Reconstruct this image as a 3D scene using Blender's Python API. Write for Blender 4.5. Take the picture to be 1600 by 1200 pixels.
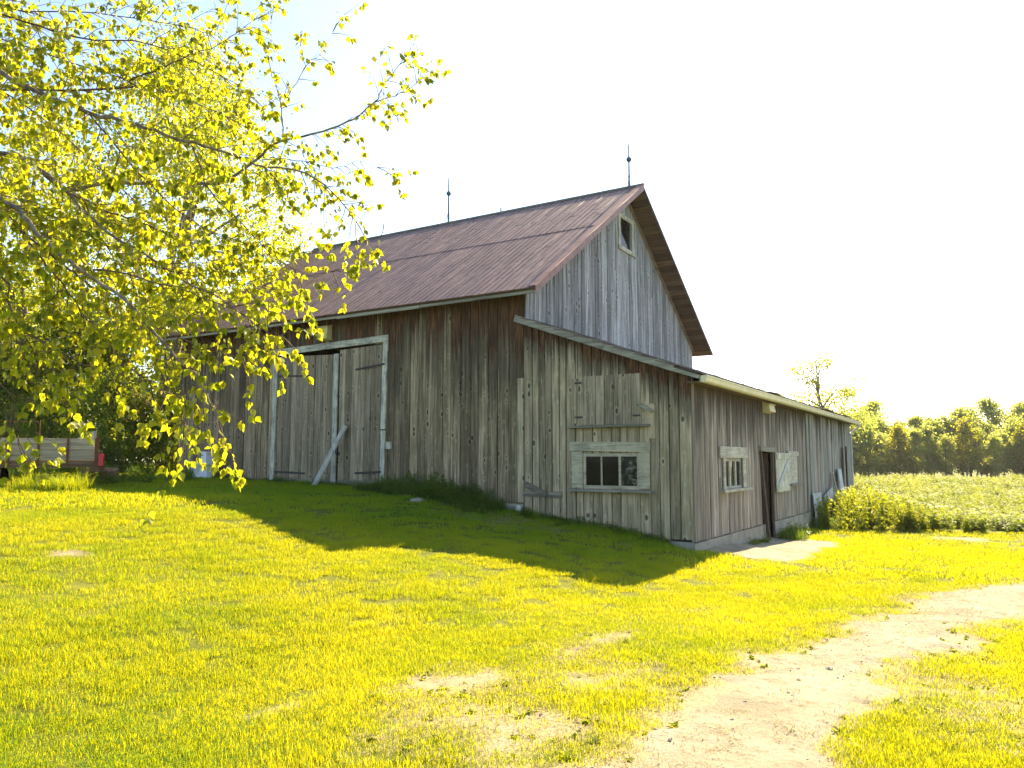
import bpy, bmesh, math, random
import numpy as np
from mathutils import Vector, Matrix

R = math.radians
for o in list(bpy.data.objects):
    bpy.data.objects.remove(o)
S = bpy.context.scene
COL = S.collection
rng = random.Random(7)
nr = np.random.default_rng(7)

# ------------------------------------------------------------------ camera, sky, sun, exposure
CAM = Vector((8.81, -14.85, 1.70))
YAW, PITCH, F = -0.5512, 0.0993, 1212.5
cd = bpy.data.cameras.new('camera')
cam = bpy.data.objects.new('camera', cd)
COL.objects.link(cam)
cam.location = CAM
cam.rotation_euler = (math.pi / 2 + PITCH, 0, -YAW)
cd.sensor_width = 36
cd.lens = F / 1600 * 36
cd.clip_start = 0.05
cd.clip_end = 3000
S.camera = cam

SUN_DIR = Vector((-0.035, 1.0, 0.815)).normalized()          # towards the sun
W = bpy.data.worlds.new('World')
S.world = W
W.use_nodes = True
wn = W.node_tree
bg = wn.nodes['Background']
sky = wn.nodes.new('ShaderNodeTexSky')
sky.sky_type = 'NISHITA'
sky.sun_disc = False
sky.sun_elevation = math.asin(SUN_DIR.z)
sky.sun_rotation = math.atan2(SUN_DIR.x, SUN_DIR.y)
sky.air_density = 1.0
sky.dust_density = 1.0
sky.ozone_density = 1.0
bg.inputs['Strength'].default_value = 0.078
wn.links.new(sky.outputs[0], bg.inputs['Color'])

sl = bpy.data.lights.new('sun', 'SUN')
sl.energy = 4.6
sl.angle = R(0.53)
sl.color = (1.0, 0.80, 0.50)
so = bpy.data.objects.new('sun', sl)
COL.objects.link(so)
so.rotation_euler = (-SUN_DIR).to_track_quat('-Z', 'Y').to_euler()
so.location = (0, 30, 40)

S.view_settings.view_transform = 'Standard'
S.view_settings.look = 'None'
S.view_settings.exposure = 2.1
S.view_settings.gamma = 1.0
S.view_settings.use_curve_mapping = False
S.render.engine = 'CYCLES'
S.cycles.max_bounces = 7
S.cycles.transmission_bounces = 5
S.cycles.transparent_max_bounces = 6
S.cycles.use_denoising = True

# ------------------------------------------------------------------ small helpers
FWD = Vector((math.sin(YAW), math.cos(YAW), 0))
RGT = Vector((math.cos(YAW), -math.sin(YAW), 0))


def spot(lat, depth):
    """A ground position given metres to the side and metres ahead of the viewpoint."""
    p = CAM + FWD * depth + RGT * lat
    return p.x, p.y


def ray_at(x, y, d):
    r = (x - 800) / F
    u = -(y - 600) / F
    cp, sp = math.cos(PITCH), math.sin(PITCH)
    d2, u2 = cp - u * sp, sp + u * cp
    return CAM + (RGT * r + FWD * d2 + Vector((0, 0, u2))) * d


def tag(o, label=None, cat=None, group=None, kind=None):
    if label: o['label'] = label
    if cat: o['category'] = cat
    if group: o['group'] = group
    if kind: o['kind'] = kind
    return o


def link(name, me, parent=None):
    o = bpy.data.objects.new(name, me)
    COL.objects.link(o)
    if parent is not None:
        o.parent = parent
        pl = Vector((0, 0, 0))
        q = parent
        while q is not None:
            pl += q.location
            q = q.parent
        o.location = -pl if me is not None and not o.get('local') else (0, 0, 0)
    return o


def empty(name, loc=(0, 0, 0), rz=0):
    o = bpy.data.objects.new(name, None)
    o.empty_display_size = 0.2
    COL.objects.link(o)
    o.location = loc
    o.rotation_euler = (0, 0, rz)
    return o


def mesh(name, verts, faces, mat, parent=None, smooth=False, attr=None):
    """One mesh object; verts in world space when the parent is unrotated."""
    me = bpy.data.meshes.new(name)
    me.from_pydata([tuple(v) for v in verts], [], faces)
    if smooth:
        me.polygons.foreach_set('use_smooth', [True] * len(me.polygons))
    if mat: me.materials.append(mat)
    if attr is not None:
        for k, vals in attr.items():
            a = me.attributes.new(k, 'FLOAT', 'POINT')
            a.data.foreach_set('value', np.asarray(vals, dtype=np.float32))
    me.update()
    return link(name, me, parent)


def big_mesh(name, V, Fc, mat, parent=None, attr=None, smooth=False, local=False):
    """V: (n,3) array, Fc: (m,k) array of equal-size faces."""
    me = bpy.data.meshes.new(name)
    n, (m, k) = len(V), Fc.shape
    me.vertices.add(n)
    me.vertices.foreach_set('co', np.asarray(V, np.float32).ravel())
    me.loops.add(m * k)
    me.loops.foreach_set('vertex_index', np.asarray(Fc, np.int32).ravel())
    me.polygons.add(m)
    me.polygons.foreach_set('loop_start', np.arange(0, m * k, k, dtype=np.int32))
    me.polygons.foreach_set('loop_total', np.full(m, k, np.int32))
    if smooth:
        me.polygons.foreach_set('use_smooth', np.ones(m, bool))
    if mat: me.materials.append(mat)
    if attr is not None:
        for kk, vals in attr.items():
            a = me.attributes.new(kk, 'FLOAT', 'POINT')
            a.data.foreach_set('value', np.asarray(vals, dtype=np.float32))
    me.update()
    me.validate()
    if local:
        return me
    return link(name, me, parent)


def board(name, p0, p1, w, t, up, mat, parent=None, bev=0.004, off=0.0, rows=1):
    """A sawn board from p0 to p1: w across, t thick towards `up` (its back lies on p0-p1)."""
    p0, p1, up = Vector(p0), Vector(p1), Vector(up)
    ax = (p1 - p0)
    L = ax.length
    ax.normalize()
    side = ax.cross(up).normalized()
    up = side.cross(ax).normalized()
    b = min(bev, w * .3, t * .3)
    prof = [(-w / 2, 0), (-w / 2, t - b), (-w / 2 + b, t), (w / 2 - b, t), (w / 2, t - b), (w / 2, 0)]
    vs, fs = [], []
    for i in range(rows + 1):
        c = p0 + ax * (L * i / rows)
        for (s, n) in prof:
            vs.append(c + side * s + up * (n + off))
    for i in range(rows):
        for j in range(6):
            a, c = i * 6 + j, i * 6 + (j + 1) % 6
            fs.append((a, c, c + 6, a + 6))
    fs.append(tuple(range(5, -1, -1)))
    fs.append(tuple(rows * 6 + j for j in range(6)))
    return mesh(name, vs, fs, mat, parent)


def box(name, a, b, mat, parent=None, bev=0.004):
    a, b = Vector(a), Vector(b)
    c = (a + b) / 2
    return board(name, (c.x, c.y, a.z), (c.x, c.y, b.z), b.x - a.x, b.y - a.y, (0, 1, 0), mat, parent, bev, off=-(b.y - a.y) / 2)


def catmull(P, n):
    P = [Vector(p) for p in P]
    if len(P) < 3:
        return [P[0].lerp(P[-1], i / n) for i in range(n + 1)]
    Q = [P[0] * 2 - P[1]] + P + [P[-1] * 2 - P[-2]]
    out = []
    for i in range(1, len(Q) - 2):
        for j in range(n):
            t = j / n
            a, b, c, d = Q[i - 1], Q[i], Q[i + 1], Q[i + 2]
            out.append(0.5 * ((2 * b) + (c - a) * t + (2 * a - 5 * b + 4 * c - d) * t * t + (3 * b - a - 3 * c + d) * t ** 3))
    out.append(P[-1])
    return out


class Tubes:
    def __init__(self):
        self.V, self.F = [], []

    def add(self, pts, radii, sides=6, cap=True):
        pts = [Vector(p) for p in pts]
        n0 = len(self.V)
        ref = Vector((0.31, 0.2, 0.93))
        for i, p in enumerate(pts):
            d = (pts[min(i + 1, len(pts) - 1)] - pts[max(i - 1, 0)]).normalized()
            s = d.cross(ref)
            if s.length < 1e-3: s = d.cross(Vector((1, 0, 0)))
            s.normalize()
            u = s.cross(d)
            r = radii[i]
            for k in range(sides):
                a = 2 * math.pi * k / sides
                self.V.append(p + s * (math.cos(a) * r) + u * (math.sin(a) * r))
        for i in range(len(pts) - 1):
            for k in range(sides):
                a, b = n0 + i * sides + k, n0 + i * sides + (k + 1) % sides
                self.F.append((a, b, b + sides, a + sides))
        return self

    def build(self, name, mat, parent=None, smooth=True):
        if not self.F: return None
        V = np.array([tuple(v) for v in self.V])
        return big_mesh(name, V, np.array(self.F), mat, parent, smooth=smooth)


def ico(name, c, r, mat, parent=None, sub=2, scl=(1, 1, 1), jitter=0.0, rz=0):
    bm = bmesh.new()
    bmesh.ops.create_icosphere(bm, subdivisions=sub, radius=1)
    for v in bm.verts:
        k = 1 + rng.uniform(-jitter, jitter)
        v.co = Vector((v.co.x * scl[0], v.co.y * scl[1], v.co.z * scl[2])) * (r * k)
        v.co = Matrix.Rotation(rz, 3, 'Z') @ v.co + Vector(c)
    me = bpy.data.meshes.new(name)
    bm.to_mesh(me)
    bm.free()
    if jitter == 0:
        me.polygons.foreach_set('use_smooth', [True] * len(me.polygons))
    me.materials.append(mat)
    return link(name, me, parent)


def lathe(name, prof, c, mat, parent=None, n=20, scl=(1, 1)):
    vs, fs = [], []
    for (r, z) in prof:
        for k in range(n):
            a = 2 * math.pi * k / n
            vs.append((c[0] + r * scl[0] * math.cos(a), c[1] + r * scl[1] * math.sin(a), c[2] + z))
    for i in range(len(prof) - 1):
        for k in range(n):
            a, b = i * n + k, i * n + (k + 1) % n
            fs.append((a, b, b + n, a + n))
    fs.append(tuple(range(n - 1, -1, -1)))
    fs.append(tuple((len(prof) - 1) * n + k for k in range(n)))
    return mesh(name, vs, fs, mat, parent, smooth=True)


# ------------------------------------------------------------------ materials
class NT:
    def __init__(self, name):
        self.m = bpy.data.materials.new(name)
        self.m.use_nodes = True
        self.t = self.m.node_tree
        self.b = self.t.nodes['Principled BSDF']
        self.out = self.t.nodes['Material Output']

    def n(self, typ, **kw):
        x = self.t.nodes.new(typ)
        for k, v in kw.items(): setattr(x, k, v)
        return x

    def l(self, a, b): self.t.links.new(a, b)

    def setin(self, node, key, v):
        if hasattr(v, 'is_output'): self.l(v, node.inputs[key])
        else: node.inputs[key].default_value = v

    def math(self, op, a, b=0.0, clamp=False):
        x = self.n('ShaderNodeMath', operation=op, use_clamp=clamp)
        self.setin(x, 0, a); self.setin(x, 1, b)
        return x.outputs[0]

    def mix(self, f, a, b, mode='MIX'):
        x = self.n('ShaderNodeMix', data_type='RGBA', blend_type=mode)
        self.setin(x, 'Factor', f)
        for i, v in ((6, a), (7, b)):
            if hasattr(v, 'is_output'): self.l(v, x.inputs[i])
            else: x.inputs[i].default_value = (*v, 1) if len(v) == 3 else v
        return x.outputs[2]

    def noise(self, scale, vec=None, detail=4, rough=.6, w=None, mapscale=None, dist=0.0):
        x = self.n('ShaderNodeTexNoise')
        x.inputs['Scale'].default_value = scale
        x.inputs['Detail'].default_value = detail
        x.inputs['Roughness'].default_value = rough
        x.inputs['Distortion'].default_value = dist
        if w is not None:
            x.noise_dimensions = '4D'
            self.l(w, x.inputs['W'])
        if vec is not None:
            if mapscale:
                mp = self.n('ShaderNodeMapping')
                mp.inputs['Scale'].default_value = mapscale
                self.l(vec, mp.inputs['Vector'])
                vec = mp.outputs[0]
            self.l(vec, x.inputs['Vector'])
        return x.outputs[0]

    def ramp(self, f, stops):
        x = self.n('ShaderNodeValToRGB')
        self.l(f, x.inputs[0])
        e = x.color_ramp.elements
        while len(e) < len(stops): e.new(0.5)
        for i, (p, c) in enumerate(stops):
            e[i].position = p
            e[i].color = (*c, 1) if not isinstance(c, (int, float)) else (c, c, c, 1)
        return x.outputs[0]

    def maprange(self, v, a, b, c=0.0, d=1.0):
        x = self.n('ShaderNodeMapRange')
        self.setin(x, 'Value', v)
        for k, q in (('From Min', a), ('From Max', b), ('To Min', c), ('To Max', d)): self.setin(x, k, q)
        return x.outputs[0]

    def obj(self): return self.n('ShaderNodeTexCoord').outputs['Object']

    def rnd(self): return self.n('ShaderNodeObjectInfo').outputs['Random']

    def attr(self, name): return self.n('ShaderNodeAttribute', attribute_name=name).outputs['Fac']

    def bump(self, h, strength=.4, dist=.01):
        x = self.n('ShaderNodeBump')
        x.inputs['Strength'].default_value = strength
        x.inputs['Distance'].default_value = dist
        self.l(h, x.inputs['Height'])
        self.l(x.outputs[0], self.b.inputs['Normal'])

    def base(self, c, rough=.85, spec=.3):
        self.setin(self.b, 'Base Color', c if hasattr(c, 'is_output') else (*c, 1))
        self.setin(self.b, 'Roughness', rough)
        self.b.inputs['Specular IOR Level'].default_value = spec
        return self.m


def wood(name, dark, mid, light, stain=None, stain_len=.4, knots=True, moss=0.25, axis='z', spread=(.62, 1.25), streak=.55):
    t = NT(name)
    co = t.obj()
    rn = t.rnd()
    w = t.math('MULTIPLY', rn, 61.0)
    s = {'z': lambda a, b: (a, a, b), 'x': lambda a, b: (b, a, a), 'y': lambda a, b: (a, b, a)}[axis]
    g1 = t.noise(1.0, co, 6, .65, w, s(16, .8), .4)
    g2 = t.noise(1.0, co, 4, .7, w, s(75, 1.6))
    col = t.ramp(g1, [(.28, dark), (.5, mid), (.72, light)])
    fine = t.ramp(g2, [(.32, .28), (.46, .9), (.62, 1.15)])
    col = t.mix(streak, col, fine, 'MULTIPLY')
    blot = t.noise(1.1, co, 4, .6, w)
    gm = t.maprange(blot, .48, .72, 0.0, moss)
    col = t.mix(gm, col, (.085, .085, .045))
    pale = t.noise(1.0, co, 5, .7, w, s(7, .35))
    col = t.mix(t.maprange(pale, .56, .75, 0, .45), col, tuple(min(.6, c * 1.35) for c in light))
    g3 = t.noise(1.0, co, 3, .6, w, s(34, .55))
    col = t.mix(t.maprange(g3, .64, .70, 0, .75), col, tuple(c * .4 for c in dark))
    if knots:
        sp = t.n('ShaderNodeSeparateXYZ'); t.l(co, sp.inputs[0])
        cb = t.n('ShaderNodeCombineXYZ')
        t.l(t.math('ADD', t.math('MULTIPLY', t.math('ADD', sp.outputs[0], sp.outputs[1]), 4.6), t.math('MULTIPLY', rn, 97.0)), cb.inputs[0])
        t.l(t.math('ADD', t.math('MULTIPLY', sp.outputs[2], 2.7), t.math('MULTIPLY', rn, 53.0)), cb.inputs[1])
        v = t.n('ShaderNodeTexVoronoi', voronoi_dimensions='2D')
        t.l(cb.outputs[0], v.inputs['Vector'])
        v.inputs['Scale'].default_value = 1.0
        vs_ = t.n('ShaderNodeSeparateColor'); t.l(v.outputs['Color'], vs_.inputs[0])
        rad = t.maprange(vs_.outputs[0], .58, 1.0, 0.0, .19)
        kn = t.math('SUBTRACT', rad, t.math('ADD', v.outputs['Distance'], t.math('MULTIPLY', t.math('SUBTRACT', g1, .5), .30)))
        col = t.mix(t.maprange(kn, -.16, -.02, 0, .35), col, tuple(min(.6, c * 1.1) for c in light))
        kf = t.maprange(kn, -.02, .06, 0, .85)
        col = t.mix(kf, col, tuple(c * .35 for c in dark))
    tone = t.maprange(rn, 0, 1, *spread)
    tn = t.n('ShaderNodeCombineColor')
    for i in range(3): t.l(tone, tn.inputs[i])
    col = t.mix(1.0, col, tn.outputs[0], 'MULTIPLY')
    if stain:
        tz = t.math('SUBTRACT', 3.0, t.attr('sdist'))
        sn = t.noise(1.0, co, 4, .7, w, s(24, .5))
        wob = t.math('ADD', t.math('MULTIPLY', t.math('SUBTRACT', sn, .5), 3.4), t.math('MULTIPLY', t.math('SUBTRACT', t.math('FRACT', t.math('MULTIPLY', rn, 7.31)), .5), 1.3))
        lim = t.math('MULTIPLY', t.math('ADD', wob, 1.0), stain_len)
        soot = t.maprange(t.math('SUBTRACT', t.math('MULTIPLY', lim, 1.75), tz), -stain_len * .5, stain_len * .3, 0, .72)
        col = t.mix(soot, col, (.045, .038, .028))
        fac = t.maprange(t.math('SUBTRACT', lim, tz), -.02 - stain_len * .05, .03 + stain_len * .08, 0, .95)
        sc = t.ramp(t.noise(1.0, co, 5, .75, w, s(26, 1.7)), stain)
        col = t.mix(fac, col, sc)
    t.base(col, .88, .2)
    t.bump(t.math('ADD', t.math('MULTIPLY', g1, .5), t.math('MULTIPLY', g2, .6)), .55, .012)
    return t.m


def painted(name, paint, under, wear=.5, axis='z', rough=.6):
    t = NT(name)
    co = t.obj()
    w = t.math('MULTIPLY', t.rnd(), 41.0)
    s = {'z': (26, 26, 2.2), 'x': (2.2, 26, 26), 'y': (26, 2.2, 26)}[axis]
    n1 = t.noise(1.0, co, 6, .75, w, s)
    n2 = t.noise(3.0, co, 5, .7, w)
    f = t.maprange(t.math('ADD', t.math('MULTIPLY', n1, .6), t.math('MULTIPLY', n2, .4)), wear - .06, wear + .08)
    dirt_or_reflection = t.ramp(t.noise(2.2, co, 4, .6, w), [(.3, .72), (.6, 1.0)])
    col = t.mix(1.0, t.mix(f, under, paint), dirt_or_reflection, 'MULTIPLY')
    t.base(col, rough, .35)
    t.bump(t.math('ADD', f, n1), .3, .004)
    return t.m


def plain(name, c, rough=.7, spec=.3, metal=0.0, var=.25, scale=6.0, bump=0.0):
    t = NT(name)
    co = t.obj()
    n1 = t.noise(scale, co, 5, .65)
    f = t.ramp(n1, [(.3, 1 - var), (.7, 1 + var * .6)])
    t.base(t.mix(1.0, c, f, 'MULTIPLY'), rough, spec)
    t.b.inputs['Metallic'].default_value = metal
    if bump: t.bump(n1, bump, .01)
    return t.m


def leafmat(name, refl, trans, refl2, trans2, tw=.55, rough=.5, spec=.25, patch=0.0):
    """Leaf: reflects from its face, lets a good part of the light through."""
    t = NT(name)
    r = t.math('FRACT', t.math('ADD', t.attr('rnd'), t.rnd()))
    if patch:
        pn = t.noise(patch, t.n('ShaderNodeObjectInfo').outputs['Location'], 3, .6)
        r = t.math('ADD', t.math('MULTIPLY', r, .4), t.maprange(pn, .35, .65, 0, .6))
    cr = t.mix(r, refl, refl2)
    ct = t.mix(r, trans, trans2)
    t.base(cr, rough, spec)
    tr = t.n('ShaderNodeBsdfTranslucent')
    t.l(ct, tr.inputs['Color'])
    mx = t.n('ShaderNodeMixShader')
    mx.inputs[0].default_value = tw
    t.l(t.b.outputs[0], mx.inputs[1]); t.l(tr.outputs[0], mx.inputs[2])
    t.l(mx.outputs[0], t.out.inputs['Surface'])
    return t.m


RED = [(.36, (.020, .012, .008)), (.53, (.085, .04, .02)), (.74, (.29, .13, .052))]
M = {}
M['main'] = wood('wood_main', (.08, .06, .036), (.255, .195, .118), (.51, .405, .26), RED, 1.0, moss=.5, spread=(.55, 1.35))
M['lean'] = wood('wood_lean', (.12, .092, .06), (.38, .305, .195), (.62, .51, .345), RED, .36, moss=.4, spread=(.68, 1.25))
M['east'] = wood('wood_east', (.10, .082, .066), (.32, .268, .222), (.56, .49, .42), [(.25, (.025, .018, .014)), (.5, (.07, .05, .038)), (.75, (.14, .105, .08))], .42, knots=False, moss=.12, spread=(.6, 1.25), streak=.8)
M['pale'] = wood('wood_pale', (.16, .15, .13), (.36, .34, .295), (.58, .56, .50), None, knots=False, moss=.12, streak=.8)
M['gable'] = wood('wood_gable', (.11, .105, .105), (.30, .305, .325), (.58, .595, .63), None, moss=.08, spread=(.58, 1.25), streak=.7)  # grey wood with the blue of the sky's light put into its colour
M['door'] = wood('wood_door', (.105, .083, .056), (.275, .222, .15), (.48, .405, .29), None, moss=.3, spread=(.65, 1.25))
M['trim_h'] = wood('wood_trim', (.14, .13, .105), (.30, .285, .23), (.47, .45, .37), None, knots=False, moss=.3, axis='x')
M['trim_y'] = wood('wood_trim_along', (.14, .13, .105), (.30, .285, .23), (.47, .45, .37), None, knots=False, moss=.3, axis='y')
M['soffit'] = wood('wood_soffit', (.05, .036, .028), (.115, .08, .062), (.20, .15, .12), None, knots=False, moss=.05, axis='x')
M['rake'] = wood('wood_rake', (.10, .075, .05), (.22, .165, .115), (.36, .29, .21), None, knots=False, moss=.1, axis='y')
M['inside'] = plain('dark_inside', (.035, .03, .025), .95, .05)  # near-black: darkness of the unlit interior put into the colour
M['rake_h'] = wood('wood_nailed', (.06, .05, .038), (.15, .13, .10), (.27, .24, .19), None, knots=False, moss=.1, axis='x')
M['brown'] = wood('wood_brown', (.03, .022, .016), (.09, .065, .048), (.17, .13, .10), None, moss=.1)
M['white'] = painted('paint_white', (.60, .59, .47), (.22, .21, .18), .47)
M['white_h'] = painted('paint_white_along', (.60, .59, .47), (.22, .21, .18), .47, 'x')
M['creamw'] = painted('paint_cream_worn', (.50, .45, .31), (.25, .22, .16), .46, 'x')
M['creamw_y'] = painted('paint_cream_side', (.48, .46, .37), (.25, .23, .19), .48, 'y')
M['cream'] = plain('paint_gutter', (.66, .60, .38), .45, .4, var=.15, scale=3)
M['whitepipe'] = plain('paint_pipe', (.55, .55, .48), .5, .35, var=.2)
M['nest'] = plain('paint_box', (.62, .52, .26), .55, .3, var=.15)
M['blueboard'] = painted('paint_pale_blue', (.46, .51, .54), (.28, .28, .27), .46)
M['iron'] = plain('iron', (.045, .04, .038), .7, .4, var=.4, scale=20)
M['rod'] = plain('rod_metal', (.05, .11, .15), .45, .5, .6, .2)
M['blueglass'] = plain('rod_ball', (.015, .10, .17), .15, .6, 0, .1)
M['porcelain'] = plain('porcelain', (.72, .74, .76), .15, .6, var=.08)


def m_roof():
    t = NT('roof_rusty_metal')
    co, rn = t.obj(), t.rnd()
    n1 = t.noise(2.2, co, 6, .7, t.math('MULTIPLY', rn, 5.0))
    n2 = t.noise(14, co, 5, .7)
    c = t.ramp(n1, [(.28, (.07, .036, .034)), (.5, (.15, .085, .076)), (.76, (.27, .168, .142))])
    sp = t.maprange(n2, .56, .72, 0, .4)
    c = t.mix(sp, c, (.12, .05, .028))
    c = t.mix(t.maprange(t.noise(.45, co, 5, .7), .5, .68, 0, .35), c, (.15, .075, .055))
    tone = t.maprange(rn, 0, 1, .8, 1.2)
    tn = t.n('ShaderNodeCombineColor')
    for i in range(3): t.l(tone, tn.inputs[i])
    c = t.mix(1.0, c, tn.outputs[0], 'MULTIPLY')
    t.base(c, t.maprange(n2, .3, .7, .42, .68), .5)
    t.bump(t.math('ADD', n1, t.math('MULTIPLY', n2, .3)), .25, .02)
    return t.m


M['roof'] = m_roof()
M['flash'] = plain('roof_flashing', (.23, .105, .085), .55, .4, var=.4, scale=5)
M['ridge'] = plain('roof_ridge_cap', (.16, .17, .16), .5, .5, .3, .3, 8)


def m_shingle():
    t = NT('roof_shingle')
    n = t.noise(9, t.obj(), 5, .7)
    t.base(t.ramp(n, [(.3, (.05, .042, .04)), (.7, (.17, .14, .125))]), .9, .2)
    t.bump(n, .5, .02)
    return t.m


M['shingle'] = m_shingle()


def m_concrete():
    t = NT('concrete')
    co = t.obj()
    n1, n2 = t.noise(1.6, co, 6, .65), t.noise(24, co, 5, .7)
    c = t.ramp(n1, [(.3, (.19, .165, .135)), (.55, (.33, .30, .25)), (.8, (.42, .39, .33))])
    c = t.mix(t.maprange(n2, .55, .75, 0, .5), c, (.14, .12, .095))
    t.base(c, .93, .2)
    t.bump(t.math('ADD', n1, n2), .5, .015)
    return t.m


M['concrete'] = m_concrete()


def m_glass(name, dirt_or_reflection):
    t = NT(name)
    co = t.obj()
    n = t.noise(5.0, co, 5, .7, None, None, 1.5)
    t.base((.02, .022, .022), .06, .3)
    t.b.inputs['Roughness'].default_value = .04 + .05 * dirt_or_reflection
    t.b.inputs['IOR'].default_value = 1.3
    if dirt_or_reflection:
        f = t.maprange(n, .5, .62, 0, .7)
        t.setin(t.b, 'Base Color', t.mix(f, (.015, .02, .016), (.26, .23, .17)))  # pale pattern stands in for a reflection, painted as dusty smears
        t.setin(t.b, 'Roughness', t.maprange(n, .48, .6, .08, .8))
    else:
        t.b.inputs['Transmission Weight'].default_value = 0.0
        t.setin(t.b, 'Base Color', t.mix(t.maprange(n, .55, .8, 0, .12), (.008, .008, .009), (.2, .19, .17)))
    return t.m


M['glass'] = m_glass('glass_dark', 0)
M['glass_painted_reflection'] = m_glass('glass_painted_reflection', 1)


def m_bark(name, a, b, c, scale):
    t = NT(name)
    co = t.obj()
    n = t.noise(1.0, co, 5, .7, None, (scale, scale, scale * .35))
    t.base(t.ramp(n, [(.3, a), (.5, b), (.7, c)]), .9, .15)
    t.bump(n, .6, .01)
    return t.m


M['bark'] = m_bark('bark_birch', (.06, .05, .042), (.19, .16, .13), (.36, .32, .27), 22)
M['twig'] = m_bark('bark_twig', (.06, .04, .032), (.13, .09, .07), (.22, .16, .12), 30)
M['bark2'] = m_bark('bark_grey', (.06, .055, .048), (.16, .145, .125), (.30, .28, .24), 7)
M['leaf'] = leafmat('leaf_birch', (.05, .085, .008), (.36, .46, .006), (.10, .14, .016), (.80, .72, .02), .58, .4, .35)
M['leaf_bg'] = leafmat('leaf_trees', (.055, .085, .012), (.36, .40, .012), (.10, .125, .018), (.66, .60, .02), .5)
M['leaf_dark'] = leafmat('leaf_bushes', (.045, .10, .016), (.22, .32, .014), (.09, .15, .02), (.55, .55, .02), .48)
M['leaf_far'] = leafmat('leaf_far_trees', (.06, .11, .035), (.36, .45, .07), (.11, .16, .05), (.72, .74, .13), .55)
M['grass'] = leafmat('grass_blade', (.045, .21, .016), (.40, .47, .004), (.09, .24, .02), (.86, .72, .006), .50, .55, .15, patch=.6)
M['grass_dry'] = leafmat('grass_straw', (.30, .25, .13), (.5, .42, .2), (.42, .36, .2), (.6, .5, .25), .4, .7, .1)
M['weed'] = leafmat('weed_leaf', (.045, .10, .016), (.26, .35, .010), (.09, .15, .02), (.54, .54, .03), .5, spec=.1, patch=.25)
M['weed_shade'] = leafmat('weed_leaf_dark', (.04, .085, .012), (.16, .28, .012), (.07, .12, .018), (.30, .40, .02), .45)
M['flower'] = leafmat('flower_white', (.62, .62, .52), (.6, .6, .45), (.75, .75, .65), (.7, .7, .55), .35)
M['stone'] = plain('stone', (.36, .32, .26), .9, .2, 0, .4, 9, .5)

# ------------------------------------------------------------------ the lie of the land
FX = [-60, -20, -12, -8, -4, -2, 0, .8, 2.15, 3.4, 3.9, 5, 9, 20]
FZ = [1.35, 1.35, 1.28, 1.12, 1.0, .85, .55, .43, .29, .07, -.06, -.13, -.15, -.2]
_fx = np.linspace(-60, 20, 1601)
_fz = np.interp(_fx, FX, FZ)
_k = np.hanning(25); _k /= _k.sum()
_fz = np.convolve(np.pad(_fz, 12, 'edge'), _k, 'valid')


def sst(x, a, b):
    t = np.clip((x - a) / (b - a), 0, 1)
    return t * t * (3 - 2 * t)


def vnoise(x, y, s, seed=0):
    """Cheap smooth value noise, 0..1."""
    x, y = np.asarray(x, float) * s, np.asarray(y, float) * s
    i, j = np.floor(x).astype(np.int64), np.floor(y).astype(np.int64)
    fx, fy = x - i, y - j
    fx, fy = fx * fx * (3 - 2 * fx), fy * fy * (3 - 2 * fy)

    def hsh(a, b):
        n = (a * 374761393 + b * 668265263 + seed * 974634777) & 0x7fffffff
        n = ((n ^ (n >> 13)) * 1274126177) & 0x7fffffff
        return ((n ^ (n >> 16)) & 0xffff) / 65535.0
    return (hsh(i, j) * (1 - fx) + hsh(i + 1, j) * fx) * (1 - fy) + (hsh(i, j + 1) * (1 - fx) + hsh(i + 1, j + 1) * fx) * fy


def ground_z(x, y, fine=True):
    x, y = np.asarray(x, float), np.asarray(y, float)
    z = np.interp(x, _fx, _fz)
    z = z - np.clip(.042 * y, 0, .32) * sst(x, 2.5, 3.9)
    z = z + .25 * sst(-y, 4, 12) * sst(x, 2, 6)
    w = sst(y, 17, 32) * sst(x, -32, -16)
    z = z * (1 - w) + (-.5) * w
    if fine:
        near = np.exp(-((x + 1) ** 2 + (y + 4) ** 2) / 600.0)
        z = z + near * ((vnoise(x, y, .55, 3) - .5) * .07 + (vnoise(x, y, 1.7, 5) - .5) * .025) * sst(np.abs(y), .1, 1.2)
    return z


def gz(x, y): return float(ground_z(x, y))


TRACK = [(7.0, -14.5, .85), (7.3, -11.4, .66), (7.4, -10.2, .66), (7.45, -9.0, .62), (7.55, -7.6, .55), (7.95, -5.3, .47), (8.62, -2.6, .52), (9.3, -1.2, .62), (10.5, .2, .8), (13, 2, 1.1), (17, 4, 1.4)]
_tk = catmull([(a, b, c) for a, b, c in TRACK], 16)
_tk = np.array([tuple(v) for v in _tk])


def track_d(x, y):
    """Signed: <0 inside the bare track (metres)."""
    x, y = np.asarray(x, float), np.asarray(y, float)
    best = np.full(x.shape, 9e9)
    for a, b, w in _tk:
        best = np.minimum(best, np.hypot(x - a, y - b) - w)
    return best


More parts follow.
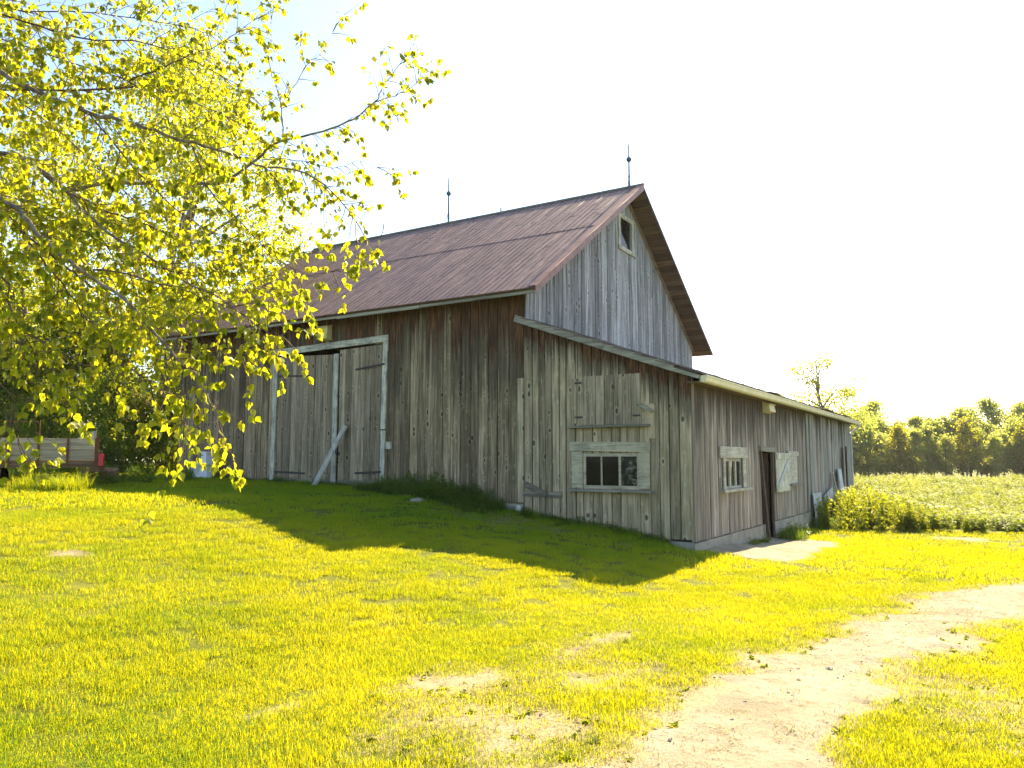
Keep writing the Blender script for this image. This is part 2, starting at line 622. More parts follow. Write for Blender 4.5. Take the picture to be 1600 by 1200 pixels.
def bare(x, y):
    """0 = thick lawn, 1 = bare earth."""
    x, y = np.asarray(x, float), np.asarray(y, float)
    n = vnoise(x, y, 1.3, 11) * .55 + vnoise(x, y, 3.7, 12) * .3 + vnoise(x, y, 9, 13) * .15
    d = track_d(x, y)
    b = 1 - sst(d + (n - .5) * .95, -.22, .42)
    for (px, py, rx, ry, s) in ((5.9, -10.7, .5, .7, .46), (5.35, -9.9, .30, .8, .62), (5.55, -8.3, .22, .75, .62), (6.3, -9.3, .7, 1.1, .5), (6.5, -10.6, .5, .7, .62),
                                (4.66, -11.22, .13, .16, 1.0), (-.5, -9.7, .3, .22, .6), (5.84, -5.5, .2, .3, .6), (7.6, 10.6, .9, .55, 1.0), (2.2, -8.2, .35, .3, .4), (1.0, -1.5, 1.6, .7, .35), (8.6, -8.6, .7, 1.5, .45)):
        e = np.hypot((x - px) / rx, (y - py) / ry) + (n - .5) * 2.6
        b = np.maximum(b, s * (1 - sst(e, .55, 1.35)))
    return b


def axis(lo, hi, step, far):
    a = [lo + step * i for i in range(int((hi - lo) / step) + 1)]
    s, p, q = step, a[0], a[-1]
    L, H = [], []
    while q < far or p > -far:
        s *= 1.28
        p -= s; q += s
        L.append(p); H.append(q)
    return np.array(L[::-1] + a + H)


gx, gy = axis(-18, 14, .25, 260), axis(-19, 16, .25, 260)
GX, GY = np.meshgrid(gx, gy)
GZ = ground_z(GX, GY)
nx, ny = len(gx), len(gy)
ii = (np.arange(ny - 1)[:, None] * nx + np.arange(nx - 1)[None, :]).ravel()
GF = np.stack([ii, ii + 1, ii + nx + 1, ii + nx], 1)


def m_ground():
    t = NT('ground_soil_and_turf')
    co = t.obj()
    n1, n2, n3 = t.noise(.35, co, 5, .6), t.noise(5, co, 6, .7), t.noise(45, co, 4, .7)
    turf = t.ramp(n2, [(.3, (.035, .045, .010)), (.55, (.10, .105, .015)), (.8, (.20, .17, .035))])
    far = t.ramp(n1, [(.35, (.09, .12, .012)), (.65, (.19, .20, .02))])
    turf = t.mix(.45, turf, far)
    straw = t.ramp(n3, [(.3, (.16, .125, .07)), (.6, (.33, .285, .18)), (.8, (.45, .40, .28))])
    b = t.attr('bare')
    c = t.mix(t.maprange(t.math('ADD', b, t.math('MULTIPLY', t.math('SUBTRACT', n2, .5), .7)), .25, .6), turf, straw)
    t.base(c, .95, .1)
    t.bump(t.math('ADD', n2, t.math('MULTIPLY', n3, .4)), .6, .03)
    return t.m


ground = big_mesh('ground', np.stack([GX.ravel(), GY.ravel(), GZ.ravel()], 1), GF, m_ground(),
                  attr={'bare': bare(GX.ravel(), GY.ravel())}, smooth=True)
tag(ground, kind='structure')


def m_track():
    t = NT('sandy_track')
    co = t.obj()
    n1, n2, n3 = t.noise(1.1, co, 5, .6), t.noise(9, co, 6, .75), t.noise(70, co, 4, .7)
    c = t.ramp(n1, [(.3, (.20, .175, .12)), (.6, (.32, .292, .215)), (.8, (.40, .37, .285))])
    c = t.mix(t.maprange(n2, .52, .66, 0, .85), c, (.15, .12, .068))
    c = t.mix(t.maprange(n3, .52, .72, 0, .5), c, (.42, .395, .32))
    t.base(c, .96, .1)
    t.bump(t.math('ADD', t.math('MULTIPLY', n2, 1.0), t.math('MULTIPLY', n3, .35)), .8, .035)
    return t.m


tx, ty = np.arange(4.2, 18, .07), np.arange(-15.5, 5.2, .07)
TX, TY = np.meshgrid(tx, ty)
TB = track_d(TX, TY) + (vnoise(TX, TY, 1.3, 11) * .55 + vnoise(TX, TY, 3.7, 12) * .3 + vnoise(TX, TY, 9, 13) * .15 - .5) * .95
TZ = ground_z(TX, TY) + .014 - .05 * sst(TB, -.22, .12) + (vnoise(TX, TY, 5, 21) - .5) * .022 + (vnoise(TX, TY, 11, 22) - .5) * .012
ok = (TB[:-1, :-1] < .12) & (TB[1:, 1:] < .12) & (TB[1:, :-1] < .12) & (TB[:-1, 1:] < .12)
i2 = (np.arange(len(ty) - 1)[:, None] * len(tx) + np.arange(len(tx) - 1)[None, :])[ok]
TF = np.stack([i2, i2 + 1, i2 + len(tx) + 1, i2 + len(tx)], 1)
used, inv = np.unique(TF, return_inverse=True)
track = big_mesh('gravel_track', np.stack([TX.ravel(), TY.ravel(), TZ.ravel()], 1)[used], inv.reshape(-1, 4), m_track(), smooth=True)
tag(track, kind='structure')

# trodden pad along the low wall, dusty concrete
px_, py_ = np.linspace(0, 1, 14), np.linspace(0, 1, 60)
PV = []
for b in py_:
    for a in px_:
        x = 3.86 + a * (2.02 - .35 * b)
        y = -.05 + b * 7.6 + (1 - a) * .35
        e = (vnoise(x, y, 2.3, 31) - .5)
        x += e * .22 * (a > .9); y += e * .3 * (b < .03)
        PV.append((x, y, gz(x, y) + .022 - .05 * (sst(a, .86, 1.0) + sst(-b, -.05, 0.0) + sst(b, .93, 1.0)) + (vnoise(x, y, 4, 9) - .5) * .018))
ii = (np.arange(59)[:, None] * 14 + np.arange(13)[None, :]).ravel()
pad = big_mesh('concrete_pad', np.array(PV), np.stack([ii, ii + 1, ii + 15, ii + 14], 1), m_track(), smooth=True)
tag(pad, kind='structure')

# ------------------------------------------------------------------ the barn
barn = empty('old_barn', (0, 0, 0))
tag(barn, 'weathered grey plank barn with rusty metal gable roof and low lean-to along its end', 'barn')
D, WM, WL, XL = 3.80, 11.55, 20.2, -12.2
RS = .667                                   # slope of the main roof
ROOF = lambda y: 5.46 + (min(y, WM - y) + .54) * RS   # top of the main roof
LSL = .371
LROOF = lambda x: 4.93 - LSL * x            # top of the lean-to roof


def f_front(u, n, z): return (u, -n, z)
def f_east(u, n, z): return (D + n, u, z)
def f_gable(u, n, z): return (n, u, z)


def plank(parent, fr, u0, u1, z0, z1l, z1r, ztl, ztr, mat, t=.026, n0=0.0, name='plank', lean=0.0, rows=5):
    """One wall board with sawn edges, slight warp and a cut top."""
    b = .008
    w0, w1 = rng.uniform(-.004, .004), rng.uniform(-.004, .004)
    vs, sd = [], []
    ph = rng.uniform(0, 6)
    for i in range(rows + 1):
        k = i / rows
        wob = .0025 * math.sin(ph + k * 7) + lean * (k - .5)
        nn = n0 + .004 * math.sin(ph * 2 + k * 4) + .004
        prof = [(0, 0), (0, t - b), (b, t), (1, t), (2, t - b), (2, 0)]
        for j, (s, n) in enumerate(prof):
            u = (u0, u0, u0 + b, u1 - b, u1, u1)[j] + wob + (w0 if j < 3 else w1) * k
            top = z1l if j < 3 else z1r
            zt = ztl if j < 3 else ztr
            z = z0 + (top - z0) * k
            vs.append(fr(u, (n + nn) if n > 0 else -.02, z))
            sd.append(max(0.0, 3.0 - (zt - z)))
    fs = []
    for i in range(rows):
        for j in range(5):
            a = i * 6 + j
            fs.append((a, a + 1, a + 7, a + 6))
    fs.append((0, 1, 2, 3, 4, 5))
    fs.append(tuple(rows * 6 + j for j in range(6)))
    return mesh(name, vs, fs, mat, parent, attr={'sdist': sd})


def plank_wall(parent, fr, u0, u1, wmin, wmax, zb, zt, mat, breaks=(), holes=(), gap=(.006, .027), pick=None, nj=.008):
    us = [u0]
    bs = sorted([b for b in breaks if u0 < b < u1] + [u1])
    for b in bs:
        while us[-1] < b - 1e-6:
            w = rng.uniform(wmin, wmax)
            nxt = us[-1] + w
            if nxt > b - wmin * .6: nxt = b
            us.append(nxt)
    for a, b in zip(us[:-1], us[1:]):
        g = rng.uniform(*gap) / 2
        ua, ub = a + g, b - g
        um = (a + b) / 2
        n0 = rng.uniform(0, nj)
        z0 = zb(um) + rng.uniform(-.012, .012)
        tl, tr = zt(ua), zt(ub)
        segs = [(z0, None)]
        for (ha, hb, hz0, hz1) in holes:
            if ha - 1e-4 < um < hb + 1e-4:
                segs = ([(z0, hz0)] if hz0 > z0 + .05 else []) + [(hz1, None)]
        for (s0, s1) in segs:
            m = pick(um, s0) if pick else mat
            ln_ = rng.gauss(0, .005)
            if s1 is None and tl - s0 > 2.4 and rng.random() < .075:          # a board made up of two lengths
                zj = s0 + (tl - s0) * rng.uniform(.2, .75)
                plank(parent, fr, ua, ub, s0, zj - .006, zj - .006 + rng.uniform(-.01, .01), tl, tr, m, n0=n0 + rng.uniform(-.004, .006), lean=ln_)
                s0 = zj + .004
            plank(parent, fr, ua, ub, s0, tl if s1 is None else s1, tr if s1 is None else s1, tl, tr, m, n0=n0, lean=ln_)


def rects_around(u0, u1, z0, z1, holes):
    """Split a rectangle with openings into plain rectangles."""
    cuts = sorted({u0, u1} | {h[0] for h in holes} | {h[1] for h in holes})
    out = []
    for a, b in zip(cuts[:-1], cuts[1:]):
        z = z0
        for h in sorted([h for h in holes if h[0] <= a + 1e-6 and h[1] >= b - 1e-6], key=lambda h: h[2]):
            if h[2] > z: out.append((a, b, z, h[2]))
            z = h[3]
        out.append((a, b, z, z1))
    return out


def gap_backing(fr, u0, u1, z0, ztop, holes, n=-.03):
    """Unseen dark sheet added behind the boards, so that no daylight leaks through the joints."""
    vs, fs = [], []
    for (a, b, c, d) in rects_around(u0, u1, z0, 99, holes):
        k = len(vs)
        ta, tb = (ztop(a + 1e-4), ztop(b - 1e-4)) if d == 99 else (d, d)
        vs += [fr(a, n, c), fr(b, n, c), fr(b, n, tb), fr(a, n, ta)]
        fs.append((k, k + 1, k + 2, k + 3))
    return mesh('dark_backing', vs, fs, M['inside'], barn)


DOOR_HOLE = (-7.9, -4.12, .9, 4.66)
WIN_HOLE = (1.47, 2.74, 1.2, 1.86)
# long wall, high part
top_main = lambda u: ROOF(0) - .13
plank_wall(barn, f_front, XL, 0.0, .19, .32, lambda u: max(.77, gz(u, 0) - .02), top_main, M['main'], breaks=(-7.9, -4.12), holes=(DOOR_HOLE,))
gap_backing(f_front, XL, 0.0, .4, top_main, (DOOR_HOLE,))
# long wall, lean-to part
top_lean = lambda u: LROOF(u) - .09
plank_wall(barn, f_front, 0.004, D + .02, .15, .25, lambda u: max(.17, gz(u, 0) - .03), top_lean, M['lean'], breaks=(1.47, 2.74), holes=(WIN_HOLE,))
gap_backing(f_front, 0.0, D - .03, .15, top_lean, (WIN_HOLE,))
# low wall of the lean-to
EW, ED = (2.08, 3.46, 1.1, 1.76), (5.28, 6.62, -.5, 1.96)
top_e = lambda u: 3.37


def pick_e(u, z0):
    if u < 11.2: return M['east']
    return M['pale'] if rng.random() < .6 else M['east']


plank_wall(barn, f_east, .0, WL, .115, .185, lambda u: .13, top_e, M['east'], breaks=(2.08, 3.46, 5.28, 6.62, 11.2), holes=(EW, ED), pick=pick_e, nj=.014)
gap_backing(f_east, .02, WL - .02, -.6, top_e, (EW, ED))
# gable end
GW = (5.36, 6.18, 7.88, 8.74)
plank_wall(barn, f_gable, 0.02, WM, .17, .245, lambda u: 4.72, lambda u: ROOF(u) - .14, M['gable'], breaks=(5.36, 5.775, 6.18), holes=(GW,), nj=.012)
for (a, b) in ((0, 5.775), (5.775, WM)):
    gap_backing(f_gable, a, b, 4.6, lambda u: ROOF(u) - .16, ((GW[0], 5.775, GW[2], GW[3]),) if a == 0 else ((5.775, GW[1], GW[2], GW[3]),), n=-.035)
# back walls, seen only from elsewhere
mesh('back_wall', [(XL, WM, .4), (0, WM, .4), (0, WM, 5.6), (XL, WM, 5.6)], [(0, 1, 2, 3)], M['main'], barn)
mesh('end_wall', [(XL, 0, .4), (XL, WM, .4), (XL, WM, 5.6), (XL, WM / 2, 9.4), (XL, 0, 5.6)], [(0, 1, 2, 3, 4)], M['main'], barn)
mesh('back_wall', [(0, WM, -.6), (0, WL, -.6), (0, WL, 4.8), (0, WM, 4.8)], [(0, 1, 2, 3)], M['main'], barn)
mesh('end_wall', [(0, WL, -.6), (D, WL, -.6), (D, WL, 3.35), (0, WL, 4.8)], [(0, 1, 2, 3)], M['east'], barn)
mesh('barn_floor', [(XL, 0.05, .38), (0, 0.05, .38), (0, WM, .38), (XL, WM, .38)], [(0, 1, 2, 3)], M['inside'], barn)
mesh('barn_floor', [(0, 0.05, -.3), (D - .05, 0.05, -.3), (D - .05, WL, -.3), (0, WL, -.3)], [(0, 1, 2, 3)], M['inside'], barn)
# sill beam showing under the boards, and a post under it
board('sill_beam', (-2.2, .0, .69), (-.02, .0, .69), .16, .02, (0, -1, 0), M['trim_h'], barn)
box('post', (-.32, -.05, .42), (-.14, .03, .62), M['lean'], barn)
# foundation
vs, fs = [], []
for i in range(41):
    y = -.03 + 20.2 * i / 40
    w = .045 + .012 * math.sin(i * 1.7)
    for (n, z) in ((-.05, .11), (w, .105), (w + .02, -.9)):
        vs.append((D + n, y, z + rng.uniform(-.008, .008)))
for i in range(40):
    for j in range(2):
        a = i * 3 + j
        if 5.28 < -.03 + 20.2 * (i + .5) / 40 < 6.62: continue
        fs.append((a, a + 1, a + 4, a + 3))
fs.append((0, 1, 2))
mesh('foundation', vs, fs, M['concrete'], barn)
mesh('foundation', [(2.6, -.035, .16), (D + .05, -.035, .13), (D + .065, -.05, -.6), (2.6, -.05, -.6), (2.6, .05, .16), (D + .04, .05, .13)],
     [(0, 1, 2, 3), (0, 4, 5, 1)], M['concrete'], barn)

# corner boards
board('corner_board', (D + .035, .055, .14), (D + .035, .055, 3.36), .11, .022, (1, 0, 0), M['east'], barn)
board('corner_board', (-.07, -.03, .8), (-.07, -.03, 3.55), .15, .022, (0, -1, 0), M['lean'], barn)
board('corner_board', (.045, .06, 4.86), (.045, .06, 5.66), .12, .022, (1, 0, 0), M['gable'], barn)

# ---- main roof
X0, X1 = .60, -12.7
roof = empty('roof'); roof.parent = barn
sl_len = math.hypot(WM / 2 + .54, (WM / 2 + .54) * RS)
sd = Vector((0, 1, RS)).normalized()
sn = Vector((0, -RS, 1)).normalized()
EA = Vector((0, -.54, 5.46))


def sheet(x0, x1, s0, s1, lift, parent):
    """One metal roofing sheet with a raised seam on its left edge."""
    t = .004
    lo, hi = .0065 + lift + rng.uniform(-.002, .002), .004 + lift
    n = 5
    vs, fs = [], []
    sag = rng.uniform(-.004, .003)
    def P(x, s, k): return EA + Vector((x, 0, 0)) + sd * s + sn * k
    prof = [(x0, 0), (x0 + .002, .012), (x0 + .012, .012), (x0 + .016, 0), ((x0 + x1) / 2, sag), (x1, 0)]
    for i in range(3):
        k = i / 2
        s = s0 + (s1 - s0) * k
        h = lo + (hi - lo) * k
        for (x, e) in prof: vs.append(P(x + (rng.uniform(-.004, .004) if i else 0), s, h + e))
    for i in range(2):
        for j in range(5):
            a = i * 6 + j
            fs.append((a, a + 1, a + 7, a + 6))
    m = len(vs)
    for (x, e) in prof: vs.append(P(x, s0 + .001, -.01 + lift))
    for j in range(5): fs.append((j, m + j, m + j + 1, j + 1))
    return mesh('roof_sheet', vs, fs, M['roof'], parent)


NCOL = 72
cw = (X0 - X1) / NCOL
for c in range(NCOL):
    xa = X1 + cw * c
    lows = [-.02, rng.uniform(1.2, 3.0), 4.18]
    ups = [4.13, rng.uniform(5.0, 6.6), sl_len]
    for a, b in zip(lows[:-1], lows[1:]): sheet(xa, xa + cw - .001, a, b + .03, 0, roof)
    for a, b in zip(ups[:-1], ups[1:]): sheet(xa, xa + cw - .001, a, b + .03, .009, roof)


def slab(name, pts, mat, parent, thick):
    """Prism under a quad: pts top corners, pushed down along its normal."""
    p = [Vector(q) for q in pts]
    nrm = (p[1] - p[0]).cross(p[3] - p[0]).normalized()
    if nrm.z < 0: nrm = -nrm
    vs = p + [q - nrm * thick for q in p]
    return mesh(name, vs, [(0, 1, 2, 3), (4, 5, 6, 7), (0, 1, 5, 4), (1, 2, 6, 5), (2, 3, 7, 6), (3, 0, 4, 7)], mat, parent)


zr = ROOF(WM / 2)
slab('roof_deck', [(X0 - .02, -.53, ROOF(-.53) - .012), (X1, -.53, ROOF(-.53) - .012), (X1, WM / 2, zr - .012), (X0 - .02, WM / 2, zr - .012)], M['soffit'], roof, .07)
slab('roof_back_slope', [(X0, WM + .54, ROOF(WM + .54)), (X1, WM + .54, ROOF(WM + .54)), (X1, WM / 2, zr), (X0, WM / 2, zr)], M['roof'], roof, .02)
# boards of the back slope's overhang, seen from below
nb = 34
for i in range(nb):
    a, b = i / nb, (i + 1) / nb
    y0, y1 = WM + .52 - (WM / 2 + .5) * a, WM + .52 - (WM / 2 + .5) * b
    ym = (y0 + y1) / 2
    wdt = math.hypot(y0 - y1, (y0 - y1) * RS) - .008
    board('sheathing_board', (X0 - .03, ym, ROOF(ym) - .025 - rng.uniform(0, .006)), (-.3, ym, ROOF(ym) - .025), wdt, .022, (0, -RS, -1), M['soffit'], roof)
# rake boards under the overhang, on the gable wall
pk = Vector((.035, WM / 2, zr - .13))
board('rake_board', pk + Vector((0, .02, -.1)), (.035, WM + .06, ROOF(WM + .06) - .23), .15, .03, (1, 0, 0), M['rake'], roof)
board('rake_board', pk + Vector((0, -.02, -.1)), (.035, -.06, ROOF(-.06) - .23), .15, .03, (1, 0, 0), M['rake'], roof)
# rusty flashing bent over the front rake, grey edge on the back one
def rake_flash(name, ya, yb, mat, w=.17, drop=.15, k=.045):
    vs, fs = [], []
    n = 10
    for i in range(n + 1):
        y = ya + (yb - ya) * i / n
        z = ROOF(y)
        wob = .006 * math.sin(i * 2.1)
        vs += [(X0 - w, y, z + k - .012), (X0 - w + .02, y, z + k + wob), (X0 + .012, y, z + k + wob), (X0 + .022, y, z + k - .02), (X0 + .018 + wob, y, z - drop), (X0 + .005, y, z - drop)]
    for i in range(n):
        for j in range(5):
            a = i * 6 + j
            fs.append((a, a + 1, a + 7, a + 6))
    return mesh(name, vs, fs, mat, roof)


rake_flash('rake_flashing', -.56, WM / 2, M['flash'])
rake_flash('rake_flashing', WM / 2, WM + .56, M['ridge'], .06, .06, .015)
# ridge cap
Tubes().add([(X0 + .02, WM / 2, zr + .03), (-4, WM / 2, zr + .025), (X1, WM / 2, zr + .03)], [.05, .05, .05], 8).build('ridge_cap', M['ridge'], roof)
box('ridge_spike', (-4.31, WM / 2 - .01, zr + .05), (-4.27, WM / 2 + .01, zr + .2), M['iron'], roof)
# eave fascia pieces
for (a, b, dz) in ((.55, -2.6, 0), (-2.62, -5.3, -.015), (-5.32, -12.6, .005)):
    board('eave_fascia', (a, -.47, 5.40 + dz), (b, -.47, 5.40 + dz), .12, .025, (0, -1, 0), M['trim_h'], roof)
# lightning rods on the ridge
for (x, zt, zb) in ((.17, 11.10, 10.55), (-6.39, 11.35, 10.73)):
    r = empty('lightning_rod'); r.parent = barn
    Tubes().add([(x, WM / 2, zr + .02), (x + .005, WM / 2, zt - .12)], [.03, .02], 8).build('rod', M['rod'], r)
    Tubes().add([(x + .005, WM / 2, zt - .12), (x + .005, WM / 2, zt)], [.018, .003], 8).build('rod_tip', M['rod'], r)
    ico('glass_ball', (x + .003, WM / 2, zb), .085, M['blueglass'], r)
    lathe('ball_collar', [(.02, -.10), (.035, -.07), (.03, -.06), (.014, -.055)], (x, WM / 2, zb), M['rod'], r, 10)
    for (dx, dy) in ((.16, 0), (-.16, 0), (0, -.14), (0, .14)):
        Tubes().add([(x + dx, WM / 2 + dy, ROOF(WM / 2 + dy) + .03), (x, WM / 2, zr + .45)], [.006, .006], 5).build('brace', M['rod'], r)

# ---- lean-to roof
lroof = empty('lean_to_roof'); lroof.parent = barn
EX = D + .30
slab('roof_deck', [(.03, -.2, LROOF(.03) - .035), (EX, -.2, LROOF(EX) - .035), (EX, WL + .2, LROOF(EX) - .035), (.03, WL + .2, LROOF(.03) - .035)], M['soffit'], lroof, .05)
for r_ in range(9):                               # courses of shingle, curled at the eave
    x1_ = EX + .05 - r_ * .46
    x0_ = max(.03, x1_ - .5)
    ys = [-.24]
    while ys[-1] < WL + .2: ys.append(min(WL + .24, ys[-1] + rng.uniform(.8, 1.3)))
    for a, b in zip(ys[:-1], ys[1:]):
        up = .012 + (rng.choice([0, .0, .01, .03, .06]) if r_ == 0 else rng.uniform(0, .02))
        vs = [(x0_, a, LROOF(x0_) - .03), (x0_, b - .01, LROOF(x0_) - .03), (x1_, b - .01, LROOF(x1_) + up), (x1_, (a + b) / 2, LROOF(x1_) + up + rng.uniform(-.01, .02)), (x1_, a, LROOF(x1_) + up)]
        vs += [(v[0], v[1], v[2] - .02) for v in vs]
        mesh('shingle', vs, [(0, 1, 2, 3, 4), (5, 6, 7, 8, 9), (2, 3, 8, 7), (3, 4, 9, 8), (4, 0, 5, 9), (1, 2, 7, 6)], M['shingle'], lroof)
# rake fascia of the lean-to: grey board, slightly broken near its lower end
def lr(x, dz=0): return (x, -.205, LROOF(x) + dz)
board('rake_board', lr(-.12, -.085), lr(2.05, -.085), .15, .025, (0, -1, 0), M['trim_h'], lroof, rows=3)
board('rake_board', lr(2.06, -.09), lr(3.55, -.075), .14, .025, (0, -1, 0), M['trim_h'], lroof, rows=3)
board('rake_board', lr(3.5, -.11), lr(EX - .03, -.09), .075, .022, (0, -1, 0), M['trim_h'], lroof)
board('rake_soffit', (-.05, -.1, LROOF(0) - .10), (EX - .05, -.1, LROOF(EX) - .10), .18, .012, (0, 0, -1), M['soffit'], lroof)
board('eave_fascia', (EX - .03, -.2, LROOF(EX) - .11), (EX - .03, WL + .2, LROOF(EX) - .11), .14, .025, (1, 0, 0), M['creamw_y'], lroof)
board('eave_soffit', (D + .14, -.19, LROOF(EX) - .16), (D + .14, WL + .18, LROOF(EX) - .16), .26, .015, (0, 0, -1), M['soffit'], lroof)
# gutter: open trough
gz0 = LROOF(EX) - .05
prof = [(0, .0), (0, -.105), (.02, -.13), (.075, -.13), (.10, -.10), (.112, -.03), (.125, -.01), (.125, .008), (.116, .008), (.104, -.02), (.09, -.09), (.07, -.118), (.024, -.118), (.01, -.1), (.008, 0)]
vs, fs = [], []
NG = 12
for i in range(NG + 1):
    y = -.22 + (WL + .5) * i / NG
    dz = -.02 * i / NG + rng.uniform(-.006, .006)
    for (n, z) in prof: vs.append((EX + .002 + n, y, gz0 + z + dz))
np_ = len(prof)
for i in range(NG):
    for j in range(np_ - 1):
        a = i * np_ + j
        fs.append((a, a + 1, a + 1 + np_, a + np_))
fs.append(tuple(range(0, 7)) + (7,))
fs.append(tuple(NG * np_ + j for j in range(0, 8)))
mesh('gutter', vs, fs, M['cream'], barn)
ge = EX + .06
Tubes().add(catmull([(ge, WL + .22, gz0 - .12), (ge, WL + .22, gz0 - .22), (ge - .1, WL + .2, gz0 - .32), (D + .1, WL + .12, gz0 - .44), (D + .07, WL + .02, gz0 - .55), (D + .07, WL - .02, gz0 - .75), (D + .07, WL - .02, -.3)], 4),
            [.045] * 25, 8).build('downspout', M['whitepipe'], barn)

# ---- big double doors
dfr = empty('door_frame'); dfr.parent = barn
Y0 = -.045
board('header', (-8.08, Y0, 4.70), (-3.93, Y0, 4.78), .17, .035, (0, -1, 0), M['white_h'], dfr, rows=3)
board('jamb', (-8.02, Y0, 1.0), (-7.97, Y0, 4.62), .16, .032, (0, -1, 0), M['white'], dfr)
board('jamb', (-4.05, Y0, 2.50), (-4.01, Y0, 4.69), .15, .032, (0, -1, 0), M['white'], dfr)
board('jamb', (-4.07, Y0, .95), (-4.045, Y0, 2.46), .14, .030, (0, -1, 0), M['white'], dfr)


def strap(parent, p0, p1):
    board('hinge', p0, p1, .05, .012, (0, -1, 0), M['iron'], parent, .002)
    p0, p1 = Vector(p0), Vector(p1)
    ico('hinge_bolt', p0.lerp(p1, .25) + Vector((0, -.012, 0)), .016, M['iron'], parent, 1)
    ico('hinge_bolt', p0.lerp(p1, .8) + Vector((0, -.012, 0)), .016, M['iron'], parent, 1)


def door(u0, u1, z0, z1l, z1r, n, yb):
    d = empty('barn_door'); d.parent = barn
    us = [u0]
    for i in range(n): us.append(us[-1] + (u1 - u0) / n * rng.uniform(.8, 1.2))
    k = (u1 - u0) / (us[-1] - u0)
    us = [u0 + (u - u0) * k for u in us]
    fr = lambda u, nn, z: (u, yb - nn, z)
    for a, b in zip(us[:-1], us[1:]):
        ta = z1l + (z1r - z1l) * (a - u0) / (u1 - u0)
        tb = z1l + (z1r - z1l) * (b - u0) / (u1 - u0)
        plank(d, fr, a + .003, b - .003, z0 + rng.uniform(0, .02), ta, tb, ta, tb, M['door'], n0=rng.uniform(0, .006))
    mesh('door_dark_sheet', [(u0, yb + .03, z0), (u1, yb + .03, z0), (u1, yb + .03, z1r), (u0, yb + .03, z1l)], [(0, 1, 2, 3)], M['inside'], d)  # dark sheet added so the joints of the door read black
    return d


dl = door(-7.93, -5.77, 1.10, 4.58, 4.50, 9, .0)
board('bottom_rail', (-7.9, -.035, 1.17), (-5.8, -.035, 1.15), .13, .02, (0, -1, 0), M['trim_h'], dl)
board('edge_post', (-5.72, -.035, 1.05), (-5.70, -.035, 4.51), .16, .035, (0, -1, 0), M['white'], dl)
strap(dl, (-7.95, -.035, 4.05), (-6.66, -.035, 3.98)); strap(dl, (-8.0, -.038, 1.42), (-6.76, -.038, 1.38))
dr = door(-5.60, -4.13, 1.08, 4.60, 4.64, 7, .0)
board('bottom_rail', (-5.58, -.035, 1.16), (-4.15, -.035, 1.14), .14, .02, (0, -1, 0), M['trim_h'], dr)
strap(dr, (-4.02, -.08, 4.13), (-5.02, -.04, 4.05)); strap(dr, (-4.08, -.08, 1.44), (-4.98, -.04, 1.40))
mesh('dark_backing', [(-7.95, .6, .5), (-4.0, .6, .5), (-4.0, .6, 4.9), (-7.95, .6, 4.9)], [(0, 1, 2, 3)], M['inside'], barn)  # unseen dark sheet added behind the doors to keep their gaps black
# latch box at the right of the doors
box('latch_box', (-3.93, -.10, 2.0), (-3.78, -.03, 2.18), M['white'], barn)
Tubes().add([(-5.64, -.06, 2.1), (-5.62, -.1, 2.02), (-5.63, -.08, 1.92), (-5.6, -.06, 1.86)], [.015] * 4, 6).build('chain', M['iron'], dl)

# ---- window in the long wall
win = empty('window'); win.parent = barn
yb = -.042
board('head_trim', (1.17, yb, 2.02), (2.98, yb, 1.98), .20, .03, (0, -1, 0), M['creamw'], win, rows=3)
board('side_trim', (1.335, yb, 1.15), (1.335, yb, 1.905), .26, .026, (0, -1, 0), M['creamw'], win)
board('side_trim', (2.845, yb, 1.15), (2.845, yb, 1.885), .24, .026, (0, -1, 0), M['creamw'], win)
board('window_sill', (1.14, -.10, 1.075), (3.03, -.10, 1.065), .17, .05, (0, 0, 1), M['trim_h'], win)
sash = empty('sash'); sash.parent = win
def wrect(a, b, c, d, t=.03, y=-.01, m=None): return box('sash_bar', (a, y - t, c), (b, y, d), m or M['creamw'], win)
wrect(1.47, 2.74, 1.80, 1.86); wrect(1.47, 2.74, 1.135, 1.20); wrect(1.47, 1.53, 1.20, 1.80); wrect(2.68, 2.74, 1.20, 1.80)
wrect(1.87, 1.905, 1.20, 1.80, .024); wrect(2.275, 2.325, 1.20, 1.80, .028)
bpy.data.objects.remove(sash)
for (a, b, m) in ((1.53, 1.87, 'glass'), (1.905, 2.275, 'glass'), (2.325, 2.68, 'glass_painted_reflection')):
    board('pane', ((a + b) / 2, -.014, 1.20), ((a + b) / 2, -.014, 1.80), b - a, .004, (0, -1, 0), M[m], win, .001)

# ---- boarded hatch above it with a ledge below
hatch = empty('loading_hatch'); hatch.parent = barn
us = np.linspace(1.38, 2.80, 8)
for a, b in zip(us[:-1], us[1:]):
    plank(hatch, lambda u, n, z: (u, -.034 - n, z), a + .003, b - .003, 2.46 + rng.uniform(0, .01), 3.49, 3.50, 6.49, 6.5, M['door'], n0=rng.uniform(0, .004))
board('ledge', (1.16, -.09, 2.40), (2.99, -.09, 2.405), .16, .045, (0, 0, 1), M['trim_h'], hatch)
for (x, z, w) in ((1.40, 3.36, .16), (1.40, 2.63, .18), (2.72, 2.63, .16)):
    board('hinge', (x - .1, -.072, z), (x + w - .1, -.072, z), .035, .012, (0, -1, 0), M['iron'], hatch, .002)
board('hinge_board', (1.27, -.04, 2.5), (1.27, -.04, 3.46), .12, .016, (0, -1, 0), M['lean'], hatch)
board('latch_bar', (2.74, -.085, 2.87), (3.06, -.10, 2.70), .07, .03, (0, -1, 0), M['trim_h'], hatch)
board('patch_board', (3.0, -.04, 2.16), (3.0, -.04, 2.86), .17, .018, (0, -1, 0), M['lean'], barn)
board('nailed_board', (.0, -.042, 1.0), (.96, -.042, .985), .13, .025, (0, -1, 0), M['rake_h'], barn)
